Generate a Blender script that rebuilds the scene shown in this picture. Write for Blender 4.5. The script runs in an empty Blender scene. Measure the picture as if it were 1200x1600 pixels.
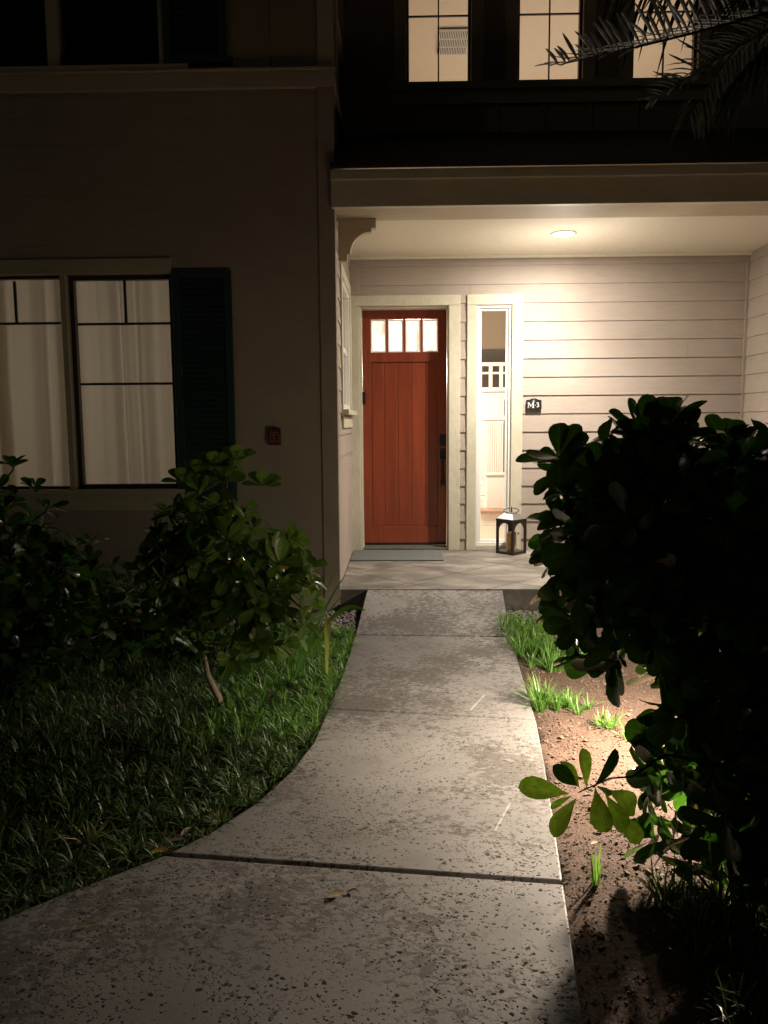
import bpy, bmesh, math, random
from mathutils import Vector, Matrix, noise
random.seed(7)
R = math.radians
S = bpy.context.scene
COL = S.collection

# ------------------------------------------------------------ camera
cam = bpy.data.cameras.new('camera')
cam.sensor_fit = 'VERTICAL'; cam.sensor_height = 36; cam.lens = 27.53
cam.clip_start = 0.05; cam.clip_end = 500
camo = bpy.data.objects.new('camera', cam); COL.objects.link(camo)
camo.matrix_world = (Matrix.Translation((0, 0, 1.309)) @ Matrix.Rotation(R(1.282), 4, 'Z')
                     @ Matrix.Rotation(R(90 - 6.469), 4, 'X') @ Matrix.Rotation(R(-0.432), 4, 'Z'))
S.camera = camo
# ------------------------------------------------------------ night sky, faint moon
w = bpy.data.worlds.new('World'); S.world = w; w.use_nodes = True
nt = w.node_tree; bgn = nt.nodes['Background']
sky = nt.nodes.new('ShaderNodeTexSky'); sky.sky_type = 'NISHITA'; sky.sun_disc = False
MOON_EL, MOON_ROT = R(36), R(226)
sky.sun_elevation = MOON_EL; sky.sun_rotation = MOON_ROT
tint = nt.nodes.new('ShaderNodeMix'); tint.data_type = 'RGBA'; tint.blend_type = 'MULTIPLY'; tint.inputs[0].default_value = 1
tint.inputs[7].default_value = (1, .72, .38, 1)      # town glow on the night sky
nt.links.new(sky.outputs[0], tint.inputs[6]); nt.links.new(tint.outputs[2], bgn.inputs[0]); bgn.inputs[1].default_value = 0.0017
sl = bpy.data.lights.new('moon', 'SUN'); sl.energy = 0.015; sl.angle = R(1.5); sl.color = (1, .95, .85)
so = bpy.data.objects.new('moon', sl); COL.objects.link(so)
dv = Vector((math.sin(MOON_ROT) * math.cos(MOON_EL), math.cos(MOON_ROT) * math.cos(MOON_EL), math.sin(MOON_EL)))
so.rotation_euler = dv.to_track_quat('Z', 'Y').to_euler()
S.view_settings.view_transform = 'Standard'; S.view_settings.look = 'None'
S.view_settings.exposure = 0; S.view_settings.gamma = 1
S.render.engine = 'CYCLES'
PORCH_W, GARDEN_W, CURTAIN_W, UPPER_W, FOYER_W = 64, 255, 22, 40, 260

# ------------------------------------------------------------ helpers
def tag(o, label=None, cat=None, group=None, kind=None):
    if label: o['label'] = label
    if cat: o['category'] = cat
    if group: o['group'] = group
    if kind: o['kind'] = kind
    return o
def empty(name, loc, label, cat, group=None):
    o = bpy.data.objects.new(name, None); COL.objects.link(o); o.location = loc
    o.empty_display_size = .1
    return tag(o, label, cat, group)
class MB:
    def __init__(s): s.v = []; s.f = []; s.m = []; s.uv = {}
    def add(s, vs, fs, mi=0):
        b = len(s.v); s.v += [tuple(v) for v in vs]
        for f in fs: s.f.append(tuple(b + i for i in f)); s.m.append(mi)
    def box(s, x0, x1, y0, y1, z0, z1, mi=0, mat=None):
        vs = [(x, y, z) for z in (z0, z1) for y in (y0, y1) for x in (x0, x1)]
        if mat is not None: vs = [mat @ Vector(v) for v in vs]
        s.add(vs, [(0, 2, 3, 1), (4, 5, 7, 6), (0, 1, 5, 4), (2, 6, 7, 3), (0, 4, 6, 2), (1, 3, 7, 5)], mi)
    def tube(s, pts, rad, n=8, mi=0, cap=True):
        pts = [Vector(p) for p in pts]
        if not isinstance(rad, (list, tuple)): rad = [rad] * len(pts)
        b = len(s.v); prev = None
        for i, p in enumerate(pts):
            t = (pts[min(i + 1, len(pts) - 1)] - pts[max(i - 1, 0)]).normalized()
            a = Vector((0, 0, 1)) if abs(t.z) < .9 else Vector((1, 0, 0))
            if prev is not None: a = prev
            x = (a - t * a.dot(t)).normalized(); prev = x; y = t.cross(x)
            for k in range(n):
                q = p + (x * math.cos(k * math.tau / n) + y * math.sin(k * math.tau / n)) * rad[i]
                s.v.append(tuple(q))
        for i in range(len(pts) - 1):
            for k in range(n):
                s.f.append((b + i * n + k, b + i * n + (k + 1) % n, b + (i + 1) * n + (k + 1) % n, b + (i + 1) * n + k)); s.m.append(mi)
        if cap:
            s.f.append(tuple(b + k for k in range(n))[::-1]); s.m.append(mi)
            s.f.append(tuple(b + (len(pts) - 1) * n + k for k in range(n))); s.m.append(mi)
    def lathe(s, prof, c=(0, 0, 0), n=24, mi=0):
        b = len(s.v)
        for r, z in prof:
            for k in range(n):
                a = k * math.tau / n; s.v.append((c[0] + r * math.cos(a), c[1] + r * math.sin(a), c[2] + z))
        for i in range(len(prof) - 1):
            for k in range(n):
                s.f.append((b + i * n + k, b + i * n + (k + 1) % n, b + (i + 1) * n + (k + 1) % n, b + (i + 1) * n + k)); s.m.append(mi)
    def prism(s, outline, fn, d0, d1, mi=0):
        """outline of (a,b); fn(a,b,d)->xyz"""
        n = len(outline)
        vs = [fn(a, b, d0) for a, b in outline] + [fn(a, b, d1) for a, b in outline]
        fs = [tuple(range(n))[::-1], tuple(range(n, 2 * n))] + [(i, (i + 1) % n, n + (i + 1) % n, n + i) for i in range(n)]
        s.add(vs, fs, mi)
    def build(s, name, mats, parent=None, bevel=0, smooth=False, fixn=True):
        me = bpy.data.meshes.new(name); me.from_pydata(s.v, [], s.f)
        if not isinstance(mats, (list, tuple)): mats = [mats]
        for m in mats: me.materials.append(m)
        if len(mats) > 1: me.polygons.foreach_set('material_index', s.m)
        if smooth: me.polygons.foreach_set('use_smooth', [True] * len(me.polygons))
        if fixn:
            bm = bmesh.new(); bm.from_mesh(me)
            bmesh.ops.recalc_face_normals(bm, faces=bm.faces); bm.to_mesh(me); bm.free()
        if s.uv:
            at = me.attributes.new('leafuv', 'FLOAT_VECTOR', 'POINT'); buf = [0.0] * (3 * len(s.v))
            for k, (a, b_) in s.uv.items(): buf[3 * k] = a; buf[3 * k + 1] = b_
            at.data.foreach_set('vector', buf)
        me.update()
        o = bpy.data.objects.new(name, me); COL.objects.link(o)
        if parent is not None:
            o.parent = parent
            pm = Vector((0, 0, 0)); q = parent
            while q is not None: pm += q.location; q = q.parent
            o.location = -pm          # meshes are written in world coordinates
        if bevel:
            bv = o.modifiers.new('bevel', 'BEVEL'); bv.width = bevel; bv.segments = 2; bv.limit_method = 'ANGLE'
        return o

# ------------------------------------------------------------ materials
class NT:
    def __init__(s, name):
        s.m = bpy.data.materials.new(name); s.m.use_nodes = True; s.t = s.m.node_tree
        s.b = s.t.nodes['Principled BSDF']; s.out = s.t.nodes['Material Output']
        s.co = s.n('ShaderNodeTexCoord').outputs['Object']
    def n(s, typ, **kw):
        nd = s.t.nodes.new(typ)
        for k, v in kw.items(): setattr(nd, k, v)
        return nd
    def l(s, a, b): s.t.links.new(a, b)
    def set(s, inp, v):
        if hasattr(v, 'is_linked') or hasattr(v, 'links'): s.l(v, inp)
        else: inp.default_value = v
    def math(s, op, a, b=0.0, c=0.0, clamp=False):
        nd = s.n('ShaderNodeMath', operation=op); nd.use_clamp = clamp
        s.set(nd.inputs[0], a); s.set(nd.inputs[1], b); s.set(nd.inputs[2], c); return nd.outputs[0]
    def vmap(s, scale=(1, 1, 1), rot=(0, 0, 0), loc=(0, 0, 0), src=None):
        nd = s.n('ShaderNodeMapping'); nd.inputs['Scale'].default_value = scale
        nd.inputs['Rotation'].default_value = rot; nd.inputs['Location'].default_value = loc
        s.l(src or s.co, nd.inputs[0]); return nd.outputs[0]
    def noise(s, scale, detail=4, rough=.55, vec=None, dist=0):
        nd = s.n('ShaderNodeTexNoise'); nd.inputs['Scale'].default_value = scale
        nd.inputs['Detail'].default_value = detail; nd.inputs['Roughness'].default_value = rough
        nd.inputs['Distortion'].default_value = dist
        s.l(vec or s.co, nd.inputs['Vector']); return nd.outputs['Fac']
    def ramp(s, v, stops):
        nd = s.n('ShaderNodeValToRGB'); e = nd.color_ramp.elements
        while len(e) < len(stops): e.new(.5)
        for el, (p, c) in zip(e, stops):
            el.position = p; el.color = (*c, 1) if isinstance(c, tuple) else (c, c, c, 1)
        s.l(v, nd.inputs[0]); return nd.outputs[0]
    def mix(s, f, a, b, mode='MIX'):
        nd = s.n('ShaderNodeMix', data_type='RGBA', blend_type=mode)
        s.set(nd.inputs[0], f)
        for i, v in ((6, a), (7, b)):
            if isinstance(v, tuple): nd.inputs[i].default_value = (*v, 1)
            else: s.l(v, nd.inputs[i])
        return nd.outputs[2]
    def bump(s, h, strength=.5, dist=.01, prev=None):
        nd = s.n('ShaderNodeBump'); nd.inputs['Strength'].default_value = strength
        nd.inputs['Distance'].default_value = dist; s.l(h, nd.inputs['Height'])
        if prev is not None: s.l(prev, nd.inputs['Normal'])
        s.l(nd.outputs[0], s.b.inputs['Normal']); return nd.outputs[0]
    def base(s, v):
        if isinstance(v, tuple): s.b.inputs['Base Color'].default_value = (*v, 1)
        else: s.l(v, s.b.inputs['Base Color'])
    def rough(s, v): s.set(s.b.inputs['Roughness'], v)

def mat_plain(name, c, r=.5, metal=0, var=.12, nscale=20, bump=0.0):
    n = NT(name); f = n.noise(nscale, 5)
    lo = tuple(x * (1 - var) for x in c); hi = tuple(min(1, x * (1 + var)) for x in c)
    n.base(n.ramp(f, [(.3, lo), (.7, hi)])); n.rough(r); n.b.inputs['Metallic'].default_value = metal
    if bump: n.bump(n.noise(nscale * 6, 3), bump, .003)
    return n.m
def mat_wood(name, c, stretch, r=.55, var=.12, bump=.35, scale=9):
    """painted wood: grain runs along the axis whose stretch is small"""
    n = NT(name); v = n.vmap(stretch)
    g = n.noise(scale * 6, 6, .65, v, .3); big = n.noise(2.2, 4)
    lo = tuple(x * (1 - var) for x in c); hi = tuple(min(1, x * (1 + var)) for x in c)
    col = n.ramp(big, [(.3, lo), (.7, hi)])
    col = n.mix(.35, col, n.ramp(g, [(.35, tuple(x * .72 for x in c)), (.55, c)]))
    n.base(col); n.rough(r); n.bump(g, bump, .004)
    return n.m
TAUPE = (.40, .335, .28); CREAM = (.60, .56, .43)
M = {}
M['siding_x'] = mat_wood('painted_siding', TAUPE, (.12, 1, 2.2))
M['siding_y'] = mat_wood('painted_siding_side', TAUPE, (1, .12, 2.2))
M['batten'] = mat_wood('painted_board_and_batten', (.33, .27, .2), (1.5, 1.5, .1))
M['trim_x'] = mat_wood('cream_trim_horizontal', CREAM, (.12, 1, 1), r=.5)
M['soffit_paint'] = mat_wood('soffit_paint', (.54, .455, .32), (.12, 1, 1), r=.6, bump=.1)
M['trim_z'] = mat_wood('cream_trim_vertical', CREAM, (1, 1, .3), r=.5, bump=.9, scale=7)
M['ceiling'] = mat_plain('painted_ceiling', (.78, .71, .57), .7, var=.04)
M['vinyl'] = mat_plain('white_vinyl', (.78, .78, .74), .35, var=.03)
M['dark_frame'] = mat_plain('bronze_window_frame', (.045, .035, .028), .4)
M['olive_trim'] = mat_wood('olive_trim', (.52, .47, .34), (.12, 1, 1))
M['shutter'] = mat_plain('teal_shutter_paint', (.022, .052, .052), .45)
M['black_metal'] = mat_plain('black_metal', (.018, .017, .017), .35, .5)
M['black_metal_matte'] = mat_plain('joint_filler', (.012, .011, .01), .95)
M['lantern_metal'] = mat_plain('lantern_bronze', (.045, .035, .032), .42, .4)
M['roof_metal'] = mat_plain('lantern_roof', (.42, .4, .38), .3, .8)
M['candle'] = mat_plain('tan_wax', (.50, .33, .15), .5)
M['plaster'] = mat_plain('interior_plaster', (.78, .70, .58), .8, var=.03)
M['tan_wall'] = mat_plain('tan_wall_paint', (.46, .37, .27), .8, var=.03)
M['stair_white'] = mat_plain('stair_white', (.8, .76, .7), .5, var=.03)
M['stair_tread'] = mat_plain('stair_tread', (.42, .25, .17), .5)
M['tile_floor'] = mat_plain('foyer_tile', (.62, .53, .42), .35)
M['grey_panel'] = mat_plain('grey_panel', (.16, .15, .14), .25)
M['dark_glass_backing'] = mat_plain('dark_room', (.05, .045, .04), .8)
M['bark'] = mat_plain('pale_bark', (.26, .2, .14), .85, var=.3, nscale=45, bump=.6)
M['dark_bark'] = mat_plain('dark_bark', (.09, .07, .05), .85, var=.3, nscale=45, bump=.6)
M['red_box'] = mat_plain('red_plastic', (.12, .008, .008), .4)
M['sign_black'] = mat_plain('plaque_black', (.018, .018, .02), .35)
M['sign_white'] = mat_plain('plaque_white', (.75, .75, .72), .5, var=.03)
M['grey_mark'] = mat_plain('pale_pink_mark', (.34, .22, .2), .5)
M['soil_edge'] = mat_plain('foundation', (.12, .1, .085), .9)

n = NT('shingles'); v = n.vmap((1, 1, 1))
br = n.n('ShaderNodeTexBrick'); br.inputs['Scale'].default_value = 3.2; n.l(v, br.inputs['Vector'])
br.inputs['Color1'].default_value = (.035, .032, .03, 1); br.inputs['Color2'].default_value = (.055, .05, .046, 1); br.inputs['Mortar'].default_value = (.012, .012, .012, 1)
n.base(n.mix(.5, br.outputs[0], n.ramp(n.noise(180, 3), [(.3, (.02, .02, .02)), (.8, (.09, .085, .08))]))); n.rough(.9); n.bump(n.noise(200, 2), .5, .003); M['shingle'] = n.m

# mahogany door
n = NT('stained_door'); v = n.vmap((1, 1, .07))
g = n.noise(60, 7, .7, v, .8); g2 = n.noise(9, 4, .6, v)
c = n.ramp(g, [(.25, (.10, .020, .009)), (.5, (.22, .040, .015)), (.8, (.34, .066, .024))])
c = n.mix(.5, c, n.ramp(g2, [(.3, (.12, .022, .009)), (.7, (.30, .056, .020))]))
n.base(c); n.rough(.38); n.bump(g, .15, .002); M['door'] = n.m

# concrete walk with pits and worn skin
n = NT('pitted_concrete'); co = n.co
warp = n.n('ShaderNodeTexNoise'); warp.inputs['Scale'].default_value = 55; warp.inputs['Detail'].default_value = 5; n.l(co, warp.inputs['Vector'])
wv = n.n('ShaderNodeVectorMath', operation='MULTIPLY_ADD'); n.l(warp.outputs['Color'], wv.inputs[0])
wv.inputs[1].default_value = (.024, .024, 0); n.l(co, wv.inputs[2]); wco = wv.outputs[0]
def pits(scale, keep, size, dens, stretch=(1, 1.25, .01)):
    mp = n.vmap(stretch, (0, 0, .5), src=wco)
    vo = n.n('ShaderNodeTexVoronoi'); vo.inputs['Scale'].default_value = scale; n.l(mp, vo.inputs['Vector'])
    sep = n.n('ShaderNodeSeparateColor'); n.l(vo.outputs['Color'], sep.inputs[0])
    k = n.math('LESS_THAN', sep.outputs[0], n.math('MULTIPLY', dens, keep))
    r = n.math('MULTIPLY', n.math('ADD', sep.outputs[1], .35), size)
    d = n.math('SUBTRACT', r, vo.outputs['Distance'])
    return n.math('MULTIPLY', n.math('MULTIPLY', d, 14, clamp=True), k)
dens = n.math('MULTIPLY', n.math('SUBTRACT', n.noise(4.5, 5, .65), .36), 3.4, clamp=True)
p1 = pits(52, .50, .34, dens); p2 = pits(95, .62, .40, dens)
pit0 = n.math('MAXIMUM', p1, p2)
sx = n.n('ShaderNodeSeparateXYZ'); n.l(co, sx.inputs[0])
far = n.math('MULTIPLY_ADD', sx.outputs[1], .30, -.62, clamp=True)
pit = n.math('MULTIPLY', pit0, n.math('MULTIPLY_ADD', far, -.75, 1.0, clamp=True))
worn = n.noise(30, 6, .68, n.vmap((1, 1.5, 1), (0, 0, .4), src=wco), .6)
zone = n.noise(1.7, 4, .6)
wz = n.math('ADD', worn, n.math('MULTIPLY', n.math('SUBTRACT', zone, .5), .95))
wz = n.math('ADD', wz, n.math('MULTIPLY', far, .035))
patch = n.math('MULTIPLY', n.math('SUBTRACT', wz, .515), 11, clamp=True)
tone = n.ramp(n.noise(1.1, 5, .6), [(.28, (.175, .162, .15)), (.5, (.25, .232, .215)), (.72, (.36, .335, .31))])
fine = n.ramp(n.noise(130, 4, .7), [(.3, (.7, .7, .7)), (.7, (1.1, 1.1, 1.1))])
c = n.mix(.6, tone, fine, 'MULTIPLY')
c = n.mix(n.math('MULTIPLY', patch, .8), c, (.10, .086, .074))
stain = n.ramp(n.noise(5, 6, .7, None, .5), [(.56, 0.0), (.7, 1.0)])
c = n.mix(n.math('MULTIPLY', stain, .38), c, (.11, .085, .07))
# two chalky scrape marks
def scrape(ax, ay, bx, by, wd):
    L = math.hypot(bx - ax, by - ay); ux, uy = (bx - ax) / L, (by - ay) / L
    dx = n.math('SUBTRACT', sx.outputs[0], ax); dy = n.math('SUBTRACT', sx.outputs[1], ay)
    al = n.math('ADD', n.math('MULTIPLY', dx, ux), n.math('MULTIPLY', dy, uy))
    ac = n.math('ABSOLUTE', n.math('ADD', n.math('MULTIPLY', dx, -uy), n.math('MULTIPLY', dy, ux)))
    a = n.math('LESS_THAN', n.math('ABSOLUTE', n.math('SUBTRACT', al, L / 2)), L / 2)
    b = n.math('LESS_THAN', ac, n.math('MULTIPLY', n.noise(60, 3), wd * 2))
    return n.math('MULTIPLY', a, b)
sc = n.math('MAXIMUM', scrape(.335, 2.70, .415, 2.90, .0035), scrape(.352, 3.90, .446, 4.12, .005))
c = n.mix(n.math('MULTIPLY', sc, .5), c, (.62, .58, .5))
c = n.mix(n.math('MULTIPLY', pit, .88), c, (.03, .025, .021))
n.base(c); n.rough(n.ramp(patch, [(0, .62), (1, .8)])); n.set(n.b.inputs['Specular IOR Level'], n.math('MULTIPLY_ADD', pit, -.45, .45))
hh = n.math('SUBTRACT', n.math('MULTIPLY', n.noise(200, 3), .10), n.math('ADD', pit, n.math('MULTIPLY', patch, .22)))
n.bump(hh, .6, .004); M['concrete'] = n.m

# scored stone-coloured porch floor
n = NT('scored_porch_floor'); sx = n.n('ShaderNodeSeparateXYZ'); n.l(n.co, sx.inputs[0])
def lines(sign, off):
    s_ = n.math('ADD', sx.outputs[1], n.math('MULTIPLY', sx.outputs[0], sign))
    fr = n.math('FRACT', n.math('DIVIDE', n.math('SUBTRACT', s_, off - 8.7), .87))
    return n.math('GREATER_THAN', n.math('ABSOLUTE', n.math('SUBTRACT', fr, .5)), .490)
gl = n.math('MAXIMUM', lines(1, 6.4), lines(-1, 5.42))
v = n.vmap((1, 1.5, 1), (0, 0, .45))
a = n.noise(2.6, 6, .6, v, .6); b = n.noise(26, 5, .7, v)
c = n.ramp(a, [(.3, (.095, .088, .078)), (.48, (.175, .16, .137)), (.70, (.34, .305, .25))])
c = n.mix(.5, c, n.ramp(b, [(.3, (.6, .6, .6)), (.7, (1.15, 1.12, 1.1))]), 'MULTIPLY')
c = n.mix(n.math('MULTIPLY', gl, .9), c, (.035, .03, .026))
n.base(c); n.rough(n.ramp(a, [(.3, .45), (.7, .65)]))
n.bump(n.math('SUBTRACT', n.math('MULTIPLY', b, .3), gl), .6, .004); M['porch'] = n.m

# soil
n = NT('brown_soil'); a = n.noise(9, 6, .7); b = n.noise(70, 5, .75)
c = n.ramp(b, [(.3, (.035, .02, .013)), (.5, (.11, .062, .04)), (.72, (.23, .145, .10))])
c = n.mix(.5, c, n.ramp(a, [(.3, (.05, .03, .02)), (.7, (.15, .09, .06))]))
n.base(c); n.rough(.95); n.bump(b, .9, .012); M['soil'] = n.m
M['chip'] = mat_plain('bark_chips', (.13, .085, .055), .9, var=.5, nscale=60)
M['pebble'] = mat_plain('grey_pebbles', (.26, .22, .2), .75, var=.45, nscale=25)
# doormat
n = NT('grey_mat'); b = n.noise(260, 2); n.base(n.ramp(b, [(.3, (.07, .075, .07)), (.7, (.16, .165, .155))])); n.rough(.95); n.bump(b, .8, .004); M['mat'] = n.m

def mat_leaf(name, c1, c2, trans=(.10, .28, .02), rough=.3, tw=.22, vein=True, spec=.5, veins=False):
    n = NT(name)
    geo = n.n('ShaderNodeNewGeometry')
    r = geo.outputs['Random Per Island']
    col = n.ramp(r, [(0, c1), (.6, c2), (1, tuple(min(1, x * 1.35) for x in c2))])
    col = n.mix(.5, col, n.ramp(n.noise(40, 4), [(.3, (.7, .7, .7)), (.7, (1.1, 1.1, 1.1))]), 'MULTIPLY')
    tc = None
    if veins:
        at = n.n('ShaderNodeAttribute'); at.attribute_name = 'leafuv'; sp = n.n('ShaderNodeSeparateXYZ'); n.l(at.outputs['Vector'], sp.inputs[0])
        ay = n.math('ABSOLUTE', sp.outputs[1])
        mid = n.math('LESS_THAN', ay, .07)
        sv = n.math('LESS_THAN', n.math('FRACT', n.math('SUBTRACT', n.math('MULTIPLY', sp.outputs[0], 9), n.math('MULTIPLY', ay, 2.2))), .13)
        vn = n.math('MAXIMUM', mid, n.math('MULTIPLY', sv, .45))
        col = n.mix(n.math('MULTIPLY', vn, .5), col, tuple(min(1, x * 2.6 + .02) for x in c2))
        blot = n.ramp(n.noise(55, 5, .7), [(.3, (.55, .55, .5)), (.6, (1, 1, 1))])
        tc = n.mix(1.0, n.mix(n.math('MULTIPLY', vn, .45), trans, tuple(min(1, x * 1.6 + .05) for x in trans)), blot, 'MULTIPLY')
    n.base(col); n.rough(rough); n.b.inputs['Specular IOR Level'].default_value = spec
    t = n.n('ShaderNodeBsdfTranslucent'); t.inputs[0].default_value = (*trans, 1)
    if tc is not None: n.l(tc, t.inputs[0])
    mx = n.n('ShaderNodeMixShader'); mx.inputs[0].default_value = tw
    n.l(n.b.outputs[0], mx.inputs[1]); n.l(t.outputs[0], mx.inputs[2]); n.l(mx.outputs[0], n.out.inputs[0])
    n.bump(n.noise(90, 3), .12, .003)
    return n.m
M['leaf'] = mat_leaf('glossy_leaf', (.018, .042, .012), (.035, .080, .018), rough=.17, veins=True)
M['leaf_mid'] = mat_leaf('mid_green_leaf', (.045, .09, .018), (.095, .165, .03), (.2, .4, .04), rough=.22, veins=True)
M['leaf_young_lit'] = mat_leaf('young_backlit_leaf', (.06, .15, .02), (.09, .22, .03), (.55, 1.0, .07), rough=.3, tw=.72, veins=True)  # young green, raised in colour to stand for the lamp's backlight
M['leaf_old'] = mat_leaf('yellowing_leaf', (.2, .18, .03), (.3, .2, .04), (.4, .35, .05))
M['strap'] = mat_leaf('strap_leaf', (.03, .09, .02), (.06, .16, .03), (.2, .45, .04), rough=.35)
M['yellow_strap'] = mat_leaf('yellow_strap_leaf', (.24, .27, .05), (.28, .31, .06), (.45, .5, .08), rough=.5)
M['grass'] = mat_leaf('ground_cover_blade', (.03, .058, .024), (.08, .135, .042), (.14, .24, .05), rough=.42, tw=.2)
M['grass_bright'] = mat_leaf('liriope_and_lit_blade', (.07, .16, .03), (.13, .26, .05), (.25, .5, .06), rough=.42, tw=.3)  # tufts of the right bed, and the porch-lit copy of the ground cover
M['dry'] = mat_leaf('dry_leaf', (.42, .33, .16), (.5, .4, .22), (.4, .3, .1), rough=.7)
M['yellow_dry'] = mat_leaf('yellow_fallen_leaf', (.5, .32, .03), (.55, .36, .04), (.5, .35, .05), rough=.6)
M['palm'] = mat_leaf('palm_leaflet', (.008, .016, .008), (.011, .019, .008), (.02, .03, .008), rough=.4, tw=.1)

def mat_glass(name, rough=.02, tint=(1, 1, 1), refl=.12):
    n = NT(name); n.t.nodes.remove(n.b)
    t = n.n('ShaderNodeBsdfTransparent'); t.inputs[0].default_value = (*tint, 1)
    g = n.n('ShaderNodeBsdfGlossy'); g.inputs['Roughness'].default_value = rough
    fr = n.n('ShaderNodeFresnel'); fr.inputs[0].default_value = 1.5
    mx = n.n('ShaderNodeMixShader'); n.l(fr.outputs[0], mx.inputs[0])
    n.l(t.outputs[0], mx.inputs[1]); n.l(g.outputs[0], mx.inputs[2]); n.l(mx.outputs[0], n.out.inputs[0])
    return n.m
M['glass'] = mat_glass('window_glass', tint=(.93, .94, .92))
def mat_cloth(name, c, tc, tw):
    n = NT(name); n.base(c); n.rough(.9)
    t = n.n('ShaderNodeBsdfTranslucent'); t.inputs[0].default_value = (*tc, 1)
    mx = n.n('ShaderNodeMixShader'); mx.inputs[0].default_value = tw
    n.l(n.b.outputs[0], mx.inputs[1]); n.l(t.outputs[0], mx.inputs[2]); n.l(mx.outputs[0], n.out.inputs[0])
    return n.m
M['curtain'] = mat_cloth('sheer_curtain', (.6, .55, .48), (.62, .55, .46), .6)
n = NT('rain_glass'); f = n.ramp(n.noise(26, 5, .7, n.vmap((1, 1, .16))), [(.3, (.42, .36, .32)), (.65, (.95, .93, .9))])
n.base((.4, .38, .36)); n.rough(.15); n.bump(n.noise(60, 3, .6, n.vmap((1, 1, .3))), .4, .004)
t = n.n('ShaderNodeBsdfTranslucent'); n.l(f, t.inputs[0]); mx = n.n('ShaderNodeMixShader'); mx.inputs[0].default_value = .8
n.l(n.b.outputs[0], mx.inputs[1]); n.l(t.outputs[0], mx.inputs[2]); n.l(mx.outputs[0], n.out.inputs[0]); M['frosted'] = n.m
def mat_emit(name, c, s_):
    n = NT(name); n.t.nodes.remove(n.b); e = n.n('ShaderNodeEmission'); e.inputs[0].default_value = (*c, 1); e.inputs[1].default_value = s_
    n.l(e.outputs[0], n.out.inputs[0]); return n.m
M['bulb'] = mat_emit('lamp_lens', (1, .93, .78), 12)

def lamp(name, typ, loc, energy, color, size=.05, parent=None, sy=None, rot=None):
    l = bpy.data.lights.new(name, typ); l.energy = energy; l.color = color
    if typ == 'AREA':
        l.size = size
        if sy: l.shape = 'RECTANGLE'; l.size_y = sy
    else: l.shadow_soft_size = size
    o = bpy.data.objects.new(name, l); COL.objects.link(o); o.location = loc
    if rot: o.rotation_euler = rot
    if parent is not None: o.parent = parent; o.location = Vector(loc) - parent.location
    return o

# ------------------------------------------------------------ wall frames: fr(u, z, d) with d measured outward
def F(ox, oy, ux, uy, nx, ny):
    return lambda u, z, d: (ox + ux * u + nx * d, oy + uy * u + ny * d, z)
FL = F(0, 6.106, 1, 0, 0, -1)       # left wing front
FS = F(-.511, 0, 0, 1, 1, 0)        # left wing side towards the porch
FB = F(0, 8.04, 1, 0, 0, -1)        # wall with the front door
FR = F(3.46, 0, 0, 1, -1, 0)        # right side wall of porch
FU = F(0, 7.3, 1, 0, 0, -1)         # upper storey over the porch
def wbox(mb, fr, u0, u1, z0, z1, d0, d1, mi=0):
    vs = [fr(u, z, d) for z in (z0, z1) for d in (d0, d1) for u in (u0, u1)]
    mb.add(vs, [(0, 2, 3, 1), (4, 5, 7, 6), (0, 1, 5, 4), (2, 6, 7, 3), (0, 4, 6, 2), (1, 3, 7, 5)], mi)
def slab(mb, fr, u0, u1, z0, z1, ops, d0, d1):
    """wall slab with real openings"""
    us = sorted({u0, u1, *[max(u0, min(u1, q)) for o in ops for q in o[:2]]})
    zs = sorted({z0, z1, *[max(z0, min(z1, q)) for o in ops for q in o[2:]]})
    def hole(u, z): return any(o[0] < u < o[1] and o[2] < z < o[3] for o in ops)
    for i in range(len(us) - 1):
        for j in range(len(zs) - 1):
            if hole((us[i] + us[i + 1]) / 2, (zs[j] + zs[j + 1]) / 2): continue
            a, b, c, d = us[i], us[i + 1], zs[j], zs[j + 1]
            for dd in (d0, d1): mb.add([fr(a, c, dd), fr(b, c, dd), fr(b, d, dd), fr(a, d, dd)], [(0, 1, 2, 3)])
    for (a, b, c, d) in list(ops) + [(u0, u1, z0, z1)]:
        q = [(a, c), (b, c), (b, d), (a, d)]
        for k in range(4):
            (ua, za), (ub, zb) = q[k], q[(k + 1) % 4]
            mb.add([fr(ua, za, d0), fr(ub, zb, d0), fr(ub, zb, d1), fr(ua, za, d1)], [(0, 1, 2, 3)])
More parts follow.
